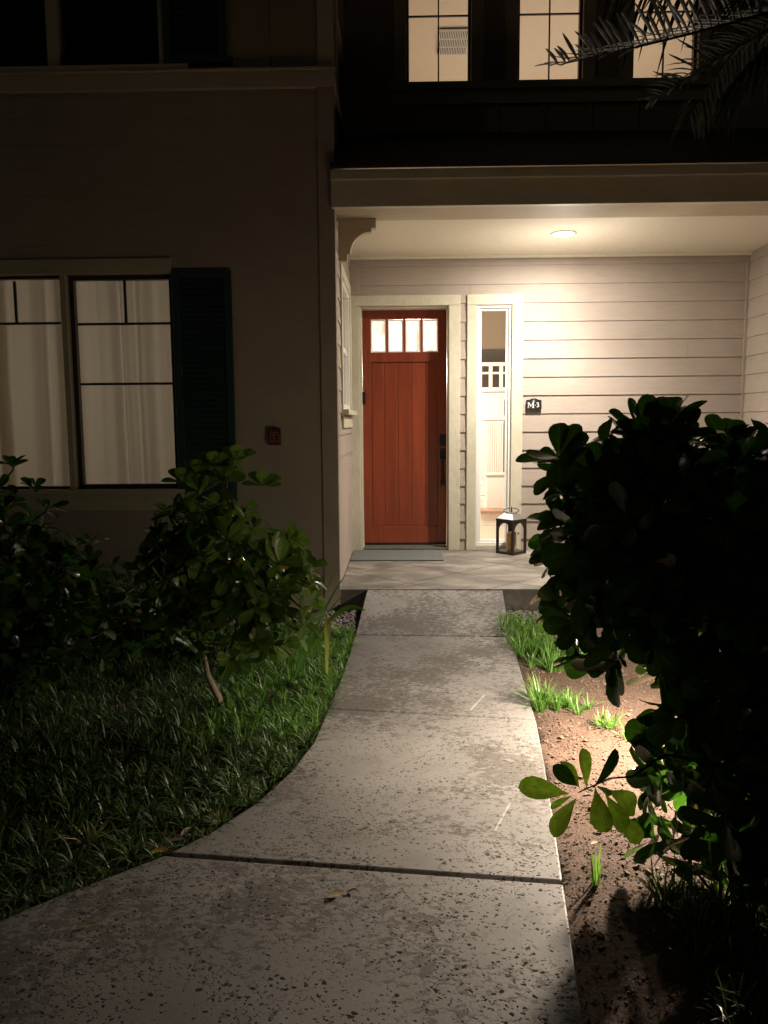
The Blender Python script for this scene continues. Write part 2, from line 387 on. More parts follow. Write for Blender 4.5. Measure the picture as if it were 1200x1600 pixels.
def siding(mb, fr, u0, u1, z0, z1, ops, exp_=.183, ref=2.494, lip=.0105, back=.004):
    k = math.floor((z0 - ref) / exp_)
    while ref + k * exp_ < z1:
        b0 = ref + k * exp_; k += 1
        jog = random.uniform(-.0012, .0012)
        lo, hi = max(z0, b0), min(z1, b0 + exp_)
        zs = sorted({lo, hi, *[q for o in ops for q in o[2:] if lo < q < hi]})
        for j in range(len(zs) - 1):
            za, zb = zs[j], zs[j + 1]; zm = (za + zb) / 2
            cuts = sorted([(o[0], o[1]) for o in ops if o[2] < zm < o[3]])
            segs = []; cur = u0
            for a, b in cuts:
                if a > cur: segs.append((cur, min(a, u1)))
                cur = max(cur, b)
            if cur < u1: segs.append((cur, u1))
            for a, b in segs:
                if b - a < .002: continue
                off = lambda z: back + (lip + jog) * (1 - (z - b0) / exp_)
                n_ = max(1, int((b - a) / .5)); jt = random.randrange(n_) if b - a > 1.4 and abs(za - b0) < 1e-6 else -1
                for s_ in range(n_):
                    ua = a + (b - a) * s_ / n_; ub = a + (b - a) * (s_ + 1) / n_
                    if s_ == jt: ub -= .003
                    mb.add([fr(ua, za, off(za)), fr(ub, za, off(za)), fr(ub, zb, off(zb)), fr(ua, zb, off(zb))], [(0, 1, 2, 3)])
                    if abs(za - b0) < 1e-6:
                        mb.add([fr(ua, za, 0), fr(ub, za, 0), fr(ub, za, off(za)), fr(ua, za, off(za))], [(0, 1, 2, 3)])

# ------------------------------------------------------------ ground (structure)
def axis(segs):
    out = []
    for a, b, st in segs:
        k = max(1, round((b - a) / st)); out += [a + (b - a) * i / k for i in range(k)]
    out.append(segs[-1][1]); return out
PATH_L = [(-.327, 5.337), (-.340, 4.85), (-.355, 4.398), (-.384, 3.916), (-.413, 3.481), (-.475, 3.178), (-.573, 2.895), (-.696, 2.678), (-.815, 2.528), (-.955, 2.40), (-1.094, 2.28), (-1.230, 2.14), (-1.40, 1.96), (-1.75, 1.7), (-2.4, 1.35), (-4.5, .8), (-4.5, -3)]
PATH_R = [(.749, 5.282), (.718, 4.75), (.69, 4.286), (.662, 3.768), (.615, 3.279), (.565, 2.82), (.512, 2.371), (.485, 2.146), (.449, 1.864), (.41, 1.45), (.36, .9), (.3, .1), (.2, -3)]
def lerp_edge(E, y):
    for (xa, ya), (xb, yb) in zip(E, E[1:]):
        if yb <= y <= ya: return xa + (xb - xa) * (ya - y) / max(1e-9, ya - yb)
    return E[0][0] if y > E[0][1] else E[-1][0]
def in_path(x, y, m=0.0):
    if y > 6.1: return False
    return lerp_edge(PATH_L, y) - m < x < lerp_edge(PATH_R, y) + m
xs = axis([(-60, -8, 8), (-8, -3, .5), (-3, 2.6, .045), (2.6, 8, .5), (8, 60, 8)])
ys = axis([(-40, -2, 6), (-2, 1.2, .4), (1.2, 6.2, .045), (6.2, 14, 1.2), (14, 60, 8)])
def gz(x, y):
    if x < -3 or x > 2.6 or y < 1.2 or y > 6.2: return -.205
    if in_path(x, y, -.03): return -.50
    z = -.185 + .018 * noise.noise(Vector((x * 2.3, y * 2.3, 0))) + .011 * noise.noise(Vector((x * 11, y * 11, 3)))
    z += .006 * noise.noise(Vector((x * 31, y * 31, 5)))
    if in_path(x, y, .08): z = min(z, -.182)
    return z
g = MB(); nx = len(xs)
g.v = [(x, y, gz(x, y)) for y in ys for x in xs]
g.f = [(j * nx + i, j * nx + i + 1, (j + 1) * nx + i + 1, (j + 1) * nx + i) for j in range(len(ys) - 1) for i in range(nx - 1)]; g.m = [0] * len(g.f)
tag(g.build('ground', M['soil'], smooth=True), kind='structure')

# walk: five slabs with open joints
def strip(mb, L, Rr, zt, zb):
    """left and right edge polylines from far to near, any lengths"""
    out = L + Rr[::-1]; n_ = len(out)
    top = [(x, y, zt(y)) for x, y in out]; bot = [(x, y, zb) for x, y in out]
    mb.add(top + bot, [tuple(range(n_)), tuple(range(n_, 2 * n_))[::-1]] + [(i, (i + 1) % n_, n_ + (i + 1) % n_, n_ + i) for i in range(n_)])
pz = lambda y: -.16
mb = MB()
strip(mb, [(-.273, 6.094), (-.326, 5.354)], [(.793, 6.08), (.748, 5.302)], lambda y: -.003 - .157 * (6.09 - y) / (6.09 - 5.32) if y > 5.4 else -.16, -.30)
strip(mb, [(-.327, 5.330), (-.340, 4.85), (-.355, 4.398), (-.384, 3.928)], [(.749, 5.277), (.718, 4.75), (.69, 4.286), (.662, 3.780)], pz, -.30)
strip(mb, [(-.384, 3.911), (-.413, 3.481), (-.475, 3.178), (-.573, 2.895), (-.696, 2.678), (-.807, 2.540)], [(.662, 3.763), (.615, 3.279), (.565, 2.82), (.513, 2.386)], pz, -.30)
strip(mb, [(-.823, 2.521)] + PATH_L[9:], [(.511, 2.366)] + PATH_R[7:], pz, -.30)
tag(mb.build('path', M['concrete'], bevel=.006), kind='structure')
mb = MB()
for a, b, wj in (((-.322, 5.341), (.745, 5.288), .016), ((-.380, 3.9175), (.658, 3.7695), .012), ((-.80, 2.529), (.508, 2.376), .022)):
    d = (Vector(b) - Vector(a)).normalized() * wj; nx_, ny_ = -d.y, d.x
    q = [(a[0] - nx_, a[1] - ny_), (b[0] - nx_, b[1] - ny_), (b[0] + nx_, b[1] + ny_), (a[0] + nx_, a[1] + ny_)]
    mb.prism(q, lambda x, y, z: (x, y, z), -.29, -.180)
tag(mb.build('path_joint', M['black_metal_matte']), kind='structure')
mb = MB(); mb.box(-.5, 3.45, 6.10, 8.26, -.30, 0)
tag(mb.build('porch_floor', M['porch'], bevel=.004), kind='structure')

# ------------------------------------------------------------ house
house = empty('house', (0, 6.1, 0), 'taupe two storey house with lap siding, cream trim and a lit front porch', 'house')
H = lambda mb, name, m, bevel=0, **k: mb.build(name, m, house, bevel, **k)
# openings
W1 = (-2.555, -1.745, .81, 2.455); W0 = (-3.43, -2.60, .81, 2.455)      # left wing ground floor pair
WS = (6.76, 7.78, 1.43, 2.55)                                         # side window by the door
DO = (-.415, .485, .0, 2.475); SL = (.765, 1.115, .05, 2.475)             # door and sidelight
UL = (-2.51, -1.77, 3.945, 5.2); ULL = (-3.45, -2.60, 3.945, 5.2)
UW = [(.065, .630, 4.28, 5.45), (1.04, 1.605, 4.28, 5.45), (2.04, 2.605, 4.28, 5.45)]
TOP = 5.9
mb = MB(); slab(mb, FL, -6.5, -.511, -.25, 3.83, [W0, W1], 0, -.14); siding(mb, FL, -6.5, -.61, .1, 3.775, [W0, W1]); H(mb, 'siding_wall', M['siding_x'], fixn=False)
mb = MB(); slab(mb, FS, 6.246, 8.18, -.25, 3.6, [WS], 0, -.14); siding(mb, FS, 6.13, 8.04, .005, 2.95, [WS]); H(mb, 'siding_wall', M['siding_y'], fixn=False)
mb = MB(); slab(mb, FB, -.511, 3.6, .0, 2.95, [DO, SL], 0, -.14); siding(mb, FB, -.41, 3.46, .0, 2.95, [DO, SL]); H(mb, 'siding_wall', M['siding_x'], fixn=False)
mb = MB(); slab(mb, FR, 6.10, 8.04, -.25, 2.95, [], 0, -.14); siding(mb, FR, 6.2, 8.04, .005, 2.95, []); H(mb, 'siding_wall', M['siding_y'], fixn=False)
# upper storeys: board and batten
mb = MB(); slab(mb, FL, -6.5, -.511, 3.83, TOP, [ULL, UL], 0, -.14)
for u in [-6.2, -5.8, -5.4, -5.0, -4.6, -4.2, -3.8, -1.05, -.97 + .0]:
    if u != -1.05: wbox(mb, FL, u - .012, u + .012, 3.9, TOP, 0, .018)
H(mb, 'upper_wall', M['batten'], fixn=False)
mb = MB(); slab(mb, FS, 6.246, 7.3, 3.6, TOP, [(6.55, 7.15, 4.5, 5.4)], 0, -.14)
for u in (6.5, 6.9 + .32): wbox(mb, FS, u - .02, u + .02, 3.9, 4.45, 0, .018)
H(mb, 'upper_wall', M['batten'], fixn=False)
mb = MB(); slab(mb, FU, -.511, 5.2, 3.6, TOP, UW, 0, -.14)
for u in (-.36, .09 - .02, .45, .86, 1.27, 1.68, 2.09, 2.5, 2.91, 3.32, 3.73): wbox(mb, FU, u - .016, u + .016, 3.84, 4.10, 0, .016)
for u in (2.91, 3.32, 3.73): wbox(mb, FU, u - .0158, u + .0158, 4.10, TOP, 0, .016)
H(mb, 'upper_wall', M['batten'], fixn=False)
# corner boards
mb = MB(); mb.box(-.612, -.488, 6.078, 6.106, .0 - .12, 3.775); mb.box(-.511, -.486, 6.1062, 6.20, -.12, 2.9); H(mb, 'corner_board', M['siding_x'], .003)
mb = MB(); wbox(mb, FL, -.60, -.488, 3.89, TOP, 0, .028); H(mb, 'corner_board', M['olive_trim'], .003)
for a, b, c in ((-.508, -.41, 2.578), (3.42, 3.458, .002)): mb = MB(); wbox(mb, FB, a, b, c, 2.95, 0, .02); H(mb, 'corner_board', M['siding_x'], .002)
# belt band between the storeys
mb = MB(); wbox(mb, FL, -6.5, -.485, 3.775, 3.888, 0, .045); wbox(mb, FL, -6.5, -.47, 3.888, 3.905, 0, .07)
wbox(mb, FS, 6.106, 7.3, 3.775, 3.888, 0, .03); H(mb, 'belt_board', M['olive_trim'], .003)
mb = MB(); wbox(mb, FL, -6.5, -1.55, 3.906, 3.945, 0, .06); H(mb, 'window_sill', M['olive_trim'], .004)
# porch roof, fascia, soffit, ceiling
mb = MB(); mb.add([(-.511, 5.97, 3.165), (5.2, 5.97, 3.165), (5.2, 7.3, 3.84), (-.511, 7.3, 3.84), (-.511, 5.97, 3.19), (5.2, 5.97, 3.19), (5.2, 7.3, 3.865), (-.511, 7.3, 3.865)],
   [(3, 2, 1, 0), (4, 5, 6, 7), (0, 1, 5, 4), (2, 3, 7, 6), (1, 2, 6, 5), (3, 0, 4, 7)]); H(mb, 'porch_roof', M['shingle'])
mb = MB(); mb.box(-.511, 5.2, 5.99, 6.03, 3.095, 3.163); mb.box(-.511, 5.2, 6.03, 6.09, 2.908, 3.155); H(mb, 'fascia', M['trim_x'], .003)
mb = MB(); mb.box(-.511, 5.2, 6.091, 6.45, 2.91, 3.155); H(mb, 'porch_beam', M['soffit_paint'], .003)
mb = MB(); mb.box(-.511, 3.46, 6.451, 8.04, 2.952, 3.0); mb.box(-.511, 3.46, 7.985, 8.02, 2.925, 2.951); mb.box(-.498, 3.445, 6.452, 6.475, 2.925, 2.951)
H(mb, 'porch_ceiling', M['ceiling'])
# corner bracket under the beam
def arc(cx, cz, r, a0, a1, k): return [(cx + r * math.cos(R(a0 + (a1 - a0) * i / k)), cz + r * math.sin(R(a0 + (a1 - a0) * i / k))) for i in range(k + 1)]
out = [(-.488, 2.909), (-.19, 2.909), (-.19, 2.838), (-.225, 2.838), (-.225, 2.808)] + arc(-.225, 2.64, .168, 90, 180, 12)[1:] + [(-.393, 2.64), (-.418, 2.64), (-.418, 2.585), (-.488, 2.585)]
mb = MB(); mb.prism(out, lambda a, b, d: (a, d, b), 6.37, 6.44); H(mb, 'bracket', M['soffit_paint'], .002)
# far upper roofs (eaves above the frame)
mb = MB(); mb.box(-6.8, -.3, 5.6, 13.5, TOP, TOP + .12); mb.box(-.29, 5.5, 6.8, 13.5, TOP + .0, TOP + .13); H(mb, 'roof', M['shingle'])
mb = MB(); mb.box(-6.5, -6.36, 6.25, 13.2, -.25, TOP - .004); mb.box(5.06, 5.2, 7.45, 13.2, -.25, TOP - .004); mb.box(-6.35, 5.05, 13.06, 13.2, -.25, TOP - .004)
mb.box(3.601, 5.2, 8.04, 8.18, -.25, 3.55)
H(mb, 'outer_wall', M['siding_y'])
# interior rooms (inside faces)
def room(x0, x1, y0, y1, z0, z1, name, mw, mf=None, front=False, extra=()):
    mb = MB()
    mb.add([(x0, y0, z0), (x1, y0, z0), (x1, y1, z0), (x0, y1, z0), (x0, y0, z1), (x1, y0, z1), (x1, y1, z1), (x0, y1, z1)],
           [(0, 3, 7, 4), (1, 5, 6, 2), (2, 6, 7, 3), (4, 7, 6, 5)])
    mb.add([(x0, y0, z0), (x1, y0, z0), (x1, y1, z0), (x0, y1, z0)], [(0, 1, 2, 3)], 1)
    return mb.build(name, [mw, mf or mw], house, fixn=False)
room(-6.3, -.66, 6.247, 9.6, .05, 2.9, 'interior_wall', M['plaster'])
room(-.60, 3.5, 8.181, 12.6, .004, 3.5, 'interior_wall', M['tan_wall'], M['tile_floor'])
room(-.42, 4.9, 7.441, 12.5, 3.95, 6.0 - .12, 'interior_wall', M['plaster'])
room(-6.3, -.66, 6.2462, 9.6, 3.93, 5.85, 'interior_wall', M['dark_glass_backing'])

# windows ------------------------------------------------------
def ring(mb, fr, o, wd, d0, d1, mi=0):
    a, b, c, d = o
    wbox(mb, fr, a, a + wd, c, d, d0, d1, mi); wbox(mb, fr, b - wd, b, c, d, d0, d1, mi)
    wbox(mb, fr, a + wd, b - wd, c, c + wd, d0, d1, mi); wbox(mb, fr, a + wd, b - wd, d - wd, d, d0, d1, mi)
def window(fr, o, frame_m, muntins, fw=.04, fd=(-.09, -.035), mw=.012, label=None, pane_m=None, glass_d=-.065):
    mb = MB(); ring(mb, fr, o, fw, *fd)
    wn = mb.build('window', frame_m, house, .002)
    if label: wn['label'] = label
    a, b, c, d = o
    mb = MB(); mb.add([fr(a + fw * .8, c + fw * .8, glass_d), fr(b - fw * .8, c + fw * .8, glass_d), fr(b - fw * .8, d - fw * .8, glass_d), fr(a + fw * .8, d - fw * .8, glass_d)], [(0, 1, 2, 3)])
    mb.build('pane', pane_m or M['glass'], wn, fixn=False)
    if muntins:
        mb = MB()
        for k, (u0, u1, z0, z1) in enumerate(muntins): mb = MB(); wbox(mb, fr, u0, u1, z0, z1, glass_d + .003, glass_d + .022 - .001 * k); mb.build('muntin', frame_m, wn)
    return wn
def hm(u0, u1, z, t=.009): return (u0, u1, z - t, z + t)
def vm(u, z0, z1, t=.009): return (u - t, u + t, z0, z1)
wn = window(FL, W1, M['dark_frame'], [hm(-2.51, -1.77, 2.09), hm(-2.51, -1.77, 1.63), vm(-2.127, 2.095, 2.42)], fw=.035, label='right hand ground floor window with a dark frame')
wn = window(FL, W0, M['dark_frame'], [hm(-3.39, -2.64, 2.10), vm(-2.985, 2.105, 2.42)], fw=.02, label='left hand ground floor window with thin white frame')
mb = MB()                                    # shared casing of the pair
wbox(mb, FL, -3.55, -1.735, 2.456, 2.565, 0, .035); wbox(mb, FL, -2.60, -2.555, .81, 2.455, 0, .028); wbox(mb, FL, -3.53, -3.431, .81, 2.455, 0, .028)
wbox(mb, FL, -1.744, -1.734, .81, 2.455, 0, .028)
cs = H(mb, 'window_casing', M['olive_trim'], .003)
mb = MB(); wbox(mb, FL, -3.6, -1.69, .775, .809, 0, .06); wbox(mb, FL, -3.57, -1.72, .64, .774, 0, .028); mb.build('window_sill', M['olive_trim'], cs, .003)
# shutter with louvres
mb = MB(); ring(mb, FL, (-1.733, -1.283, .62, 2.47), .055, .014, .045); sh = H(mb, 'shutter', M['shutter'], .003)
mb = MB(); z = .70
while z < 2.40:
    mb.add([FL(-1.68, z, .040), FL(-1.336, z, .040), FL(-1.336, z + .045, .018), FL(-1.68, z + .045, .018)], [(0, 1, 2, 3)])
    mb.add([FL(-1.68, z, .040), FL(-1.336, z, .040), FL(-1.336, z + .004, .018), FL(-1.68, z + .004, .018)], [(3, 2, 1, 0)]); z += .042
mb.build('louvre', M['shutter'], sh, fixn=False)
# upper-left dark windows and shutters
window(FL, UL, M['dark_frame'], [hm(-2.48, -1.80, 4.6)], fw=.03, label='dark upper window above the teal shutter')
window(FL, ULL, M['dark_frame'], [], fw=.03, label='dark upper window at the far left')
for a, b in ((-2.60, -2.51), (-1.769, -1.735)): mb = MB(); wbox(mb, FL, a, b, 3.945, 5.2, 0, .03); H(mb, 'window_casing', M['olive_trim'], .002)
mb = MB(); ring(mb, FL, (-1.733, -1.27, 3.95, 5.2), .055, .014, .045); sh = H(mb, 'shutter', M['shutter'], .003)
mb = MB(); z = 4.01
while z < 5.12:
    mb.add([FL(-1.68, z, .040), FL(-1.325, z, .040), FL(-1.325, z + .045, .018), FL(-1.68, z + .045, .018)], [(0, 1, 2, 3)]); z += .042
mb.build('louvre', M['shutter'], sh, fixn=False)
window(FS, (6.55, 7.15, 4.5, 5.4), M['dark_frame'], [], fw=.04, label='narrow upper window on the side wall of the left wing')
mb = MB(); ring(mb, FS, (6.46, 7.24, 4.41, 5.49), .09, 0, .03); H(mb, 'window_casing', M['olive_trim'], .002)
# lit upper windows
labs = ['lit upper window nearest the left wing', 'lit upper window in the middle of the row', 'lit upper window behind the palm fronds']
for o, lb in zip(UW, labs):
    m_ = (o[0] + o[1]) / 2
    window(FU, o, M['dark_frame'], [vm(m_, o[2] + .02, o[3] - .02, .006), hm(o[0] + .02, o[1] - .02, 4.865, .006)], fw=.022, label=lb)
    mb = MB(); wbox(mb, FU, o[0] - .11, o[0], 4.28, 5.45, 0, .026); wbox(mb, FU, o[1], o[1] + .11, 4.28, 5.45, 0, .026); wbox(mb, FU, o[0] - .13, o[1] + .13, 5.45, 5.58, 0, .03)
    H(mb, 'window_casing', M['olive_trim'], .003)
mb = MB(); wbox(mb, FU, -.10, 2.80, 4.215, 4.279, 0, .06); wbox(mb, FU, -.07, 2.77, 4.10, 4.214, 0, .026); H(mb, 'window_sill', M['olive_trim'], .003)
# side window by the door (double hung, white vinyl)
window(FS, WS, M['vinyl'], [(WS[0] + .04, WS[1] - .04, 1.955, 2.0)], fw=.05, fd=(-.06, .012), glass_d=-.03, label='white double hung window on the porch side wall')
mb = MB(); wbox(mb, FS, WS[0] - .10, WS[0], 1.37, 2.64, 0, .026); wbox(mb, FS, WS[1], WS[1] + .10, 1.37, 2.64, 0, .026); wbox(mb, FS, WS[0], WS[1], 2.55, 2.64, 0, .0262)
cs = H(mb, 'window_casing', M['trim_z'], .003)
mb = MB(); wbox(mb, FS, WS[0] - .14, WS[1] + .14, 1.385, 1.428, 0, .075); wbox(mb, FS, WS[0] - .10, WS[1] + .10, 1.27, 1.368, 0, .03); mb.build('window_sill', M['trim_x'], cs, .003)

# front door -----------------------------------------------------
YD = 8.205     # face of the recessed leaf
mb = MB()
wbox(mb, FB, -.521 + .013, -.415, 0, 2.475, 0, .03); wbox(mb, FB, .485, .60, 0, 2.475, 0, .03); wbox(mb, FB, -.508, .60, 2.4755, 2.577, 0, .032)
cs = H(mb, 'door_casing', M['trim_z'], .004)
mb = MB(); mb.box(-.4149, -.397, 8.041, 8.26, 0.002, 2.475); mb.box(.478, .4849, 8.041, 8.26, .002, 2.475); mb.box(-.397, .478, 8.041, 8.26, 2.462, 2.474); mb.build('jamb', M['trim_z'], cs, .002)
mb = MB(); mb.box(-.395, .476, 8.06, 8.28, .003, .022); mb.build('threshold', M['roof_metal'], cs, .003)
# leaf: stiles and rails around openings, planks in the panel
def leafbox(mb, x0, x1, z0, z1, y0=YD, y1=YD + .045): mb.box(x0, x1, y0, y1, z0, z1)
mb = MB(); X0, X1, Z0, Z1 = -.394, .474, .035, 2.458
lites = [(-.303, -.151), (-.126, .026), (.052, .204), (.229, .381)]
zt0, zt1 = 2.035, 2.366
leafbox(mb, X0, X0 + .09, Z0, Z1); leafbox(mb, X1 - .092, X1, Z0, Z1); leafbox(mb, X0 + .0901, X1 - .0921, zt1, Z1)
leafbox(mb, X0 + .0901, X1 - .0921, 1.935, zt0); leafbox(mb, X0 + .0901, X1 - .0921, Z0, .225)
for a, b in zip(lites, lites[1:]): leafbox(mb, a[1], b[0], zt0 + .0001, zt1 - .0001, YD + .004, YD + .04)
door = mb.build('door', M['door'], house, .004)
door['label'] = 'reddish brown wooden front door with four small panes'
mb = MB(); px = [-.3035, -.172, -.030, .111, .252, .3815]
for a, b in zip(px, px[1:]): mb.box(a + .003, b - .003, YD + .014, YD + .03, .226, 1.934)
mb.box(-.318, .396, YD + .0185, YD + .028, .212, 1.948)
mb.build('plank_panel', M['door'], door, .0035)
mb = MB()
for (a, b) in lites: mb.box(a + .001, b - .001, YD + .018, YD + .022, zt0 + .001, zt1 - .001)
mb = None
for (a, b) in lites:
    mb = MB(); mb.box(a + .012, b - .012, YD + .016, YD + .020, zt0 + .014, zt1 - .014)
    gp = mb.build('glass_pane', M['frosted'], door)
for (a, b) in lites:
    mb = MB(); zc0, zc1 = zt0 + .002, zt1 - .002
    o1 = [(a + .0015, zc0), (b - .0015, zc0), (b - .0015, zc1), (a + .0015, zc1)]; i1 = [(a + .013, zc0 + .014), (b - .013, zc0 + .014), (b - .013, zc1 - .014), (a + .013, zc1 - .014)]
    mb.add([(x, YD + .008, z) for x, z in o1] + [(x, YD + .014, z) for x, z in i1], [(k, (k + 1) % 4, 4 + (k + 1) % 4, 4 + k) for k in range(4)])
    mb.build('glass_bevel', M['vinyl'], door)
mb = MB(); mb.box(X0 + .002, X1 - .002, YD - .006, YD + .03, .026, .052); mb.build('door_sweep', M['black_metal'], door, .003)
mb = MB(); mb.box(.400, .470, YD - .012, YD, .97 + .10, 1.19); mb.tube([(.435, YD - .012, 1.13), (.435, YD - .03, 1.13)], .024, 14); mb.build('deadbolt', M['black_metal'], door, .004)
mb = MB(); mb.box(.404, .466, YD - .010, YD, .93, 1.045); mb.tube([(.435, YD - .01, .995), (.435, YD - .06, .99), (.435, YD - .066, .94), (.435, YD - .062, .78), (.435, YD - .045, .70), (.435, YD - .008, .69)], [.013, .012, .011, .011, .012, .016], 10)
mb.box(.41, .46, YD - .008, YD, .655, .72); mb.build('handle', M['black_metal'], door, .003)
mb = MB(); mb.box(-.396, -.368, YD - .05, YD - .002, 1.51, 1.635); H(mb, 'doorbell', M['black_metal'], .008)

# sidelight ------------------------------------------------------
mb = MB(); wbox(mb, FB, .667, .765, 0, 2.475, 0, .03); wbox(mb, FB, 1.115, 1.23, 0, 2.475, 0, .03); wbox(mb, FB, .667, 1.23, 2.4755, 2.577, 0, .032); wbox(mb, FB, .765, 1.115, 0, .05, 0, .0305)
sc_ = H(mb, 'sidelight_casing', M['trim_z'], .004)
mb = MB(); ring(mb, FB, SL, .028, -.05, .012); ring(mb, FB, (SL[0] + .0285, SL[1] - .0285, SL[2] + .0285, SL[3] - .0285), .022, -.06, -.01); sd = mb.build('sidelight', M['vinyl'], house, .003)
sd['label'] = 'tall narrow white framed sidelight window right of the door'
mb = MB(); mb.add([FB(.80, .08, -.04), FB(1.08, .08, -.04), FB(1.08, 2.44, -.04), FB(.80, 2.44, -.04)], [(0, 1, 2, 3)]); mb.build('pane', M['glass'], sd, fixn=False)
mb = MB(); mb.tube([FB(1.118, .20, .035), FB(1.118, 2.47, .035)], .004, 6); mb.build('cord', M['olive_trim'], sd)

# ------------------------------------------------------------ stair hall seen through the sidelight
st = empty('staircase', (1.2, 10.5, 0), 'white panelled staircase with balustrade seen through the sidelight', 'staircase')
mb = MB(); mb.box(.9, 1.42, 10.9, 11.0, .25, 1.62); mb.box(1.42, 3.0, 11.2, 11.3, .004, 1.64)
for k in range(8): mb.box(1.19 + k * .03, 1.20 + k * .03, 10.888, 10.9, .62, 1.30)
mb.box(1.12, 1.44, 10.86, 10.9, 1.34, 1.40); mb.build('panel_wall', M['stair_white'], st, .004)
mb = MB(); mb.box(1.10, 1.34, 10.1, 10.26, .20, .63); mb.box(1.08, 1.37, 10.08, 10.28, .63, .66); mb.build('newel', M['stair_white'], st, .006)
mb = MB(); mb.prism([(1.38, .42), (2.6, 1.35), (2.6, 1.24), (1.38, .31)], lambda a, b, d: (a, d, b), 10.3, 10.36)
mb.prism([(1.44, 1.26), (2.6, 2.05), (2.6, 1.98), (1.44, 1.19)], lambda a, b, d: (a, d, b), 10.9, 10.96); mb.build('handrail', M['stair_white'], st, .005)
mb = MB()
for k in range(3): mb.box(1.0, 1.42 - k * .02, 9.9 + k * .27, 10.2 + k * .27, .004 + .17 * k, .165 + .17 * k)
mb.build('riser', M['stair_white'], st, .004)
mb = MB(); mb.box(.98, 1.44, 9.86, 10.18, .166, .20); mb.build('tread', M['stair_tread'], st, .006)
mb = MB(); mb.box(.7, 3.0, 11.0, 12.5, 1.62, 1.72); mb.build('landing', M['stair_white'], st)
mb = MB(); mb.box(.7, 3.0, 10.95, 11.0, 2.08, 2.13); mb.box(.7, 3.0, 10.95, 11.0, 1.73, 1.79); mb.box(.7, 3.0, 10.965, 10.99, 1.97, 2.0)
for k in range(14): mb.box(.78 + k * .145, .83 + k * .145, 10.96, 10.99, 1.79, 2.08)
mb.build('balustrade', M['stair_white'], st, .003)
mb = MB(); mb.box(.9, 2.6, 12.55, 12.59, 1.75, 2.45); tag(mb.build('hall_window', M['grey_panel']), 'dark window above the stair landing, built as a flat grey panel', 'hall_window')  # grey panel standing for the dark window behind the balustrade
# upper room air grille
vt = empty('ceiling_vent', (.645, 10.0, 5.87), 'louvred air vent on the ceiling inside the lit upper window', 'vent')
mb = MB(); mb.box(.47, .82, 9.70, 10.30, 5.855, 5.862); mb.build('duct', M['dark_glass_backing'], vt)
mb = MB()
for k in range(17): mb.box(.475 + k * .0205, .485 + k * .0205, 9.71, 10.29, 5.842, 5.853)
for yy in (9.7, 9.9, 10.1, 10.295): mb.box(.465, .825, yy - .006, yy + .006, 5.838, 5.856)
mb.build('grille', M['vinyl'], vt)

# curtains
def curtain(x0, x1, y, z0, z1, label, seed, name='curtain', amp=.05):
    rnd = random.Random(seed); mb = MB(); n_ = int((x1 - x0) / .012); ph = 0; col = []
    for i in range(n_ + 1):
        ph += rnd.uniform(.08, .75) * (1.1 + .7 * math.sin(i * .13 + seed)) * .75; x = x0 + (x1 - x0) * i / n_
        col.append((x, y + amp * math.sin(ph) + .012 * math.sin(x * 9 + seed)))
    zz = [z0, (z0 + z1) / 2, z1]
    mb.v = [(x + .01 * math.sin(k * 1.7 + x * 5), yy, z) for k, z in enumerate(zz) for x, yy in col]
    m_ = n_ + 1
    mb.f = [(k * m_ + i, k * m_ + i + 1, (k + 1) * m_ + i + 1, (k + 1) * m_ + i) for k in range(2) for i in range(n_)]; mb.m = [0] * len(mb.f)
    return tag(mb.build(name, M['curtain'], smooth=True, fixn=False), label, 'curtain', 'curtains')
curtain(-2.62, -1.70, 6.36, .6, 2.6, 'sheer pale curtain behind the dark framed window beside the teal shutter', 3)
curtain(-3.6, -2.64, 6.37, .6, 2.6, 'sheer pale curtain in the leftmost ground floor window', 5)
c3 = MB(); rnd = random.Random(8); ph = 0; col = []
for i in range(60): ph += rnd.uniform(.2, .6); col.append((-.80 + .015 * math.sin(ph), 6.7 + i * 1.15 / 59))
c3.v = [(x, y, z) for z in (1.3, 2.6) for x, y in col]; c3.f = [(i, i + 1, 61 + i, 60 + i) for i in range(59)]; c3.m = [0] * 59
tag(c3.build('curtain', M['curtain'], smooth=True, fixn=False), 'sheer curtain inside the side window on the porch', 'curtain', 'curtains')
lamp('living_room_lamp', 'POINT', (-2.35, 8.1, 1.7), CURTAIN_W, (1, .95, .88), .1)
lamp('upper_room_lamp', 'AREA', (2.0, 10.2, 4.05), UPPER_W, (1, .80, .64), 3.6, sy=4.0, rot=(R(180), 0, 0))
lamp('foyer_lamp', 'POINT', (.15, 9.3, 1.9), FOYER_W, (1, .91, .80), .15)

# ------------------------------------------------------------ porch light
pl = empty('recessed_light', (1.43, 7.12, 2.951), 'round glowing recessed light in the porch ceiling', 'ceiling light')
mb = MB(); mb.lathe([(.115, 0), (.115, -.008), (.098, -.012), (.088, -.010)], (1.43, 7.12, 2.951), 36); mb.build('trim_ring', M['vinyl'], pl, smooth=True)
mb = MB(); mb.lathe([(.088, -.010), (.06, -.022), (.0, -.028)], (1.43, 7.12, 2.951), 36); mb.build('lens', M['bulb'], pl, smooth=True)
pls = lamp('porch_lamp', 'AREA', (1.43, 7.12, 2.918), PORCH_W, (1, .90, .785), .17, parent=pl)
pls.data.shape = 'DISK'
lamp('porch_fill_added', 'POINT', (1.43, 7.12, 2.36), 20, (1, .90, .785), .16, parent=pl).data.specular_factor = 0  # added fill in mid-air without a fitting, evens out the porch walls
psb = lamp('porch_lamp_beam', 'SPOT', (1.43, 7.12, 2.915), 400, (1, .90, .785), .07, parent=pl)
psb.data.spot_size = R(125); psb.data.spot_blend = 1

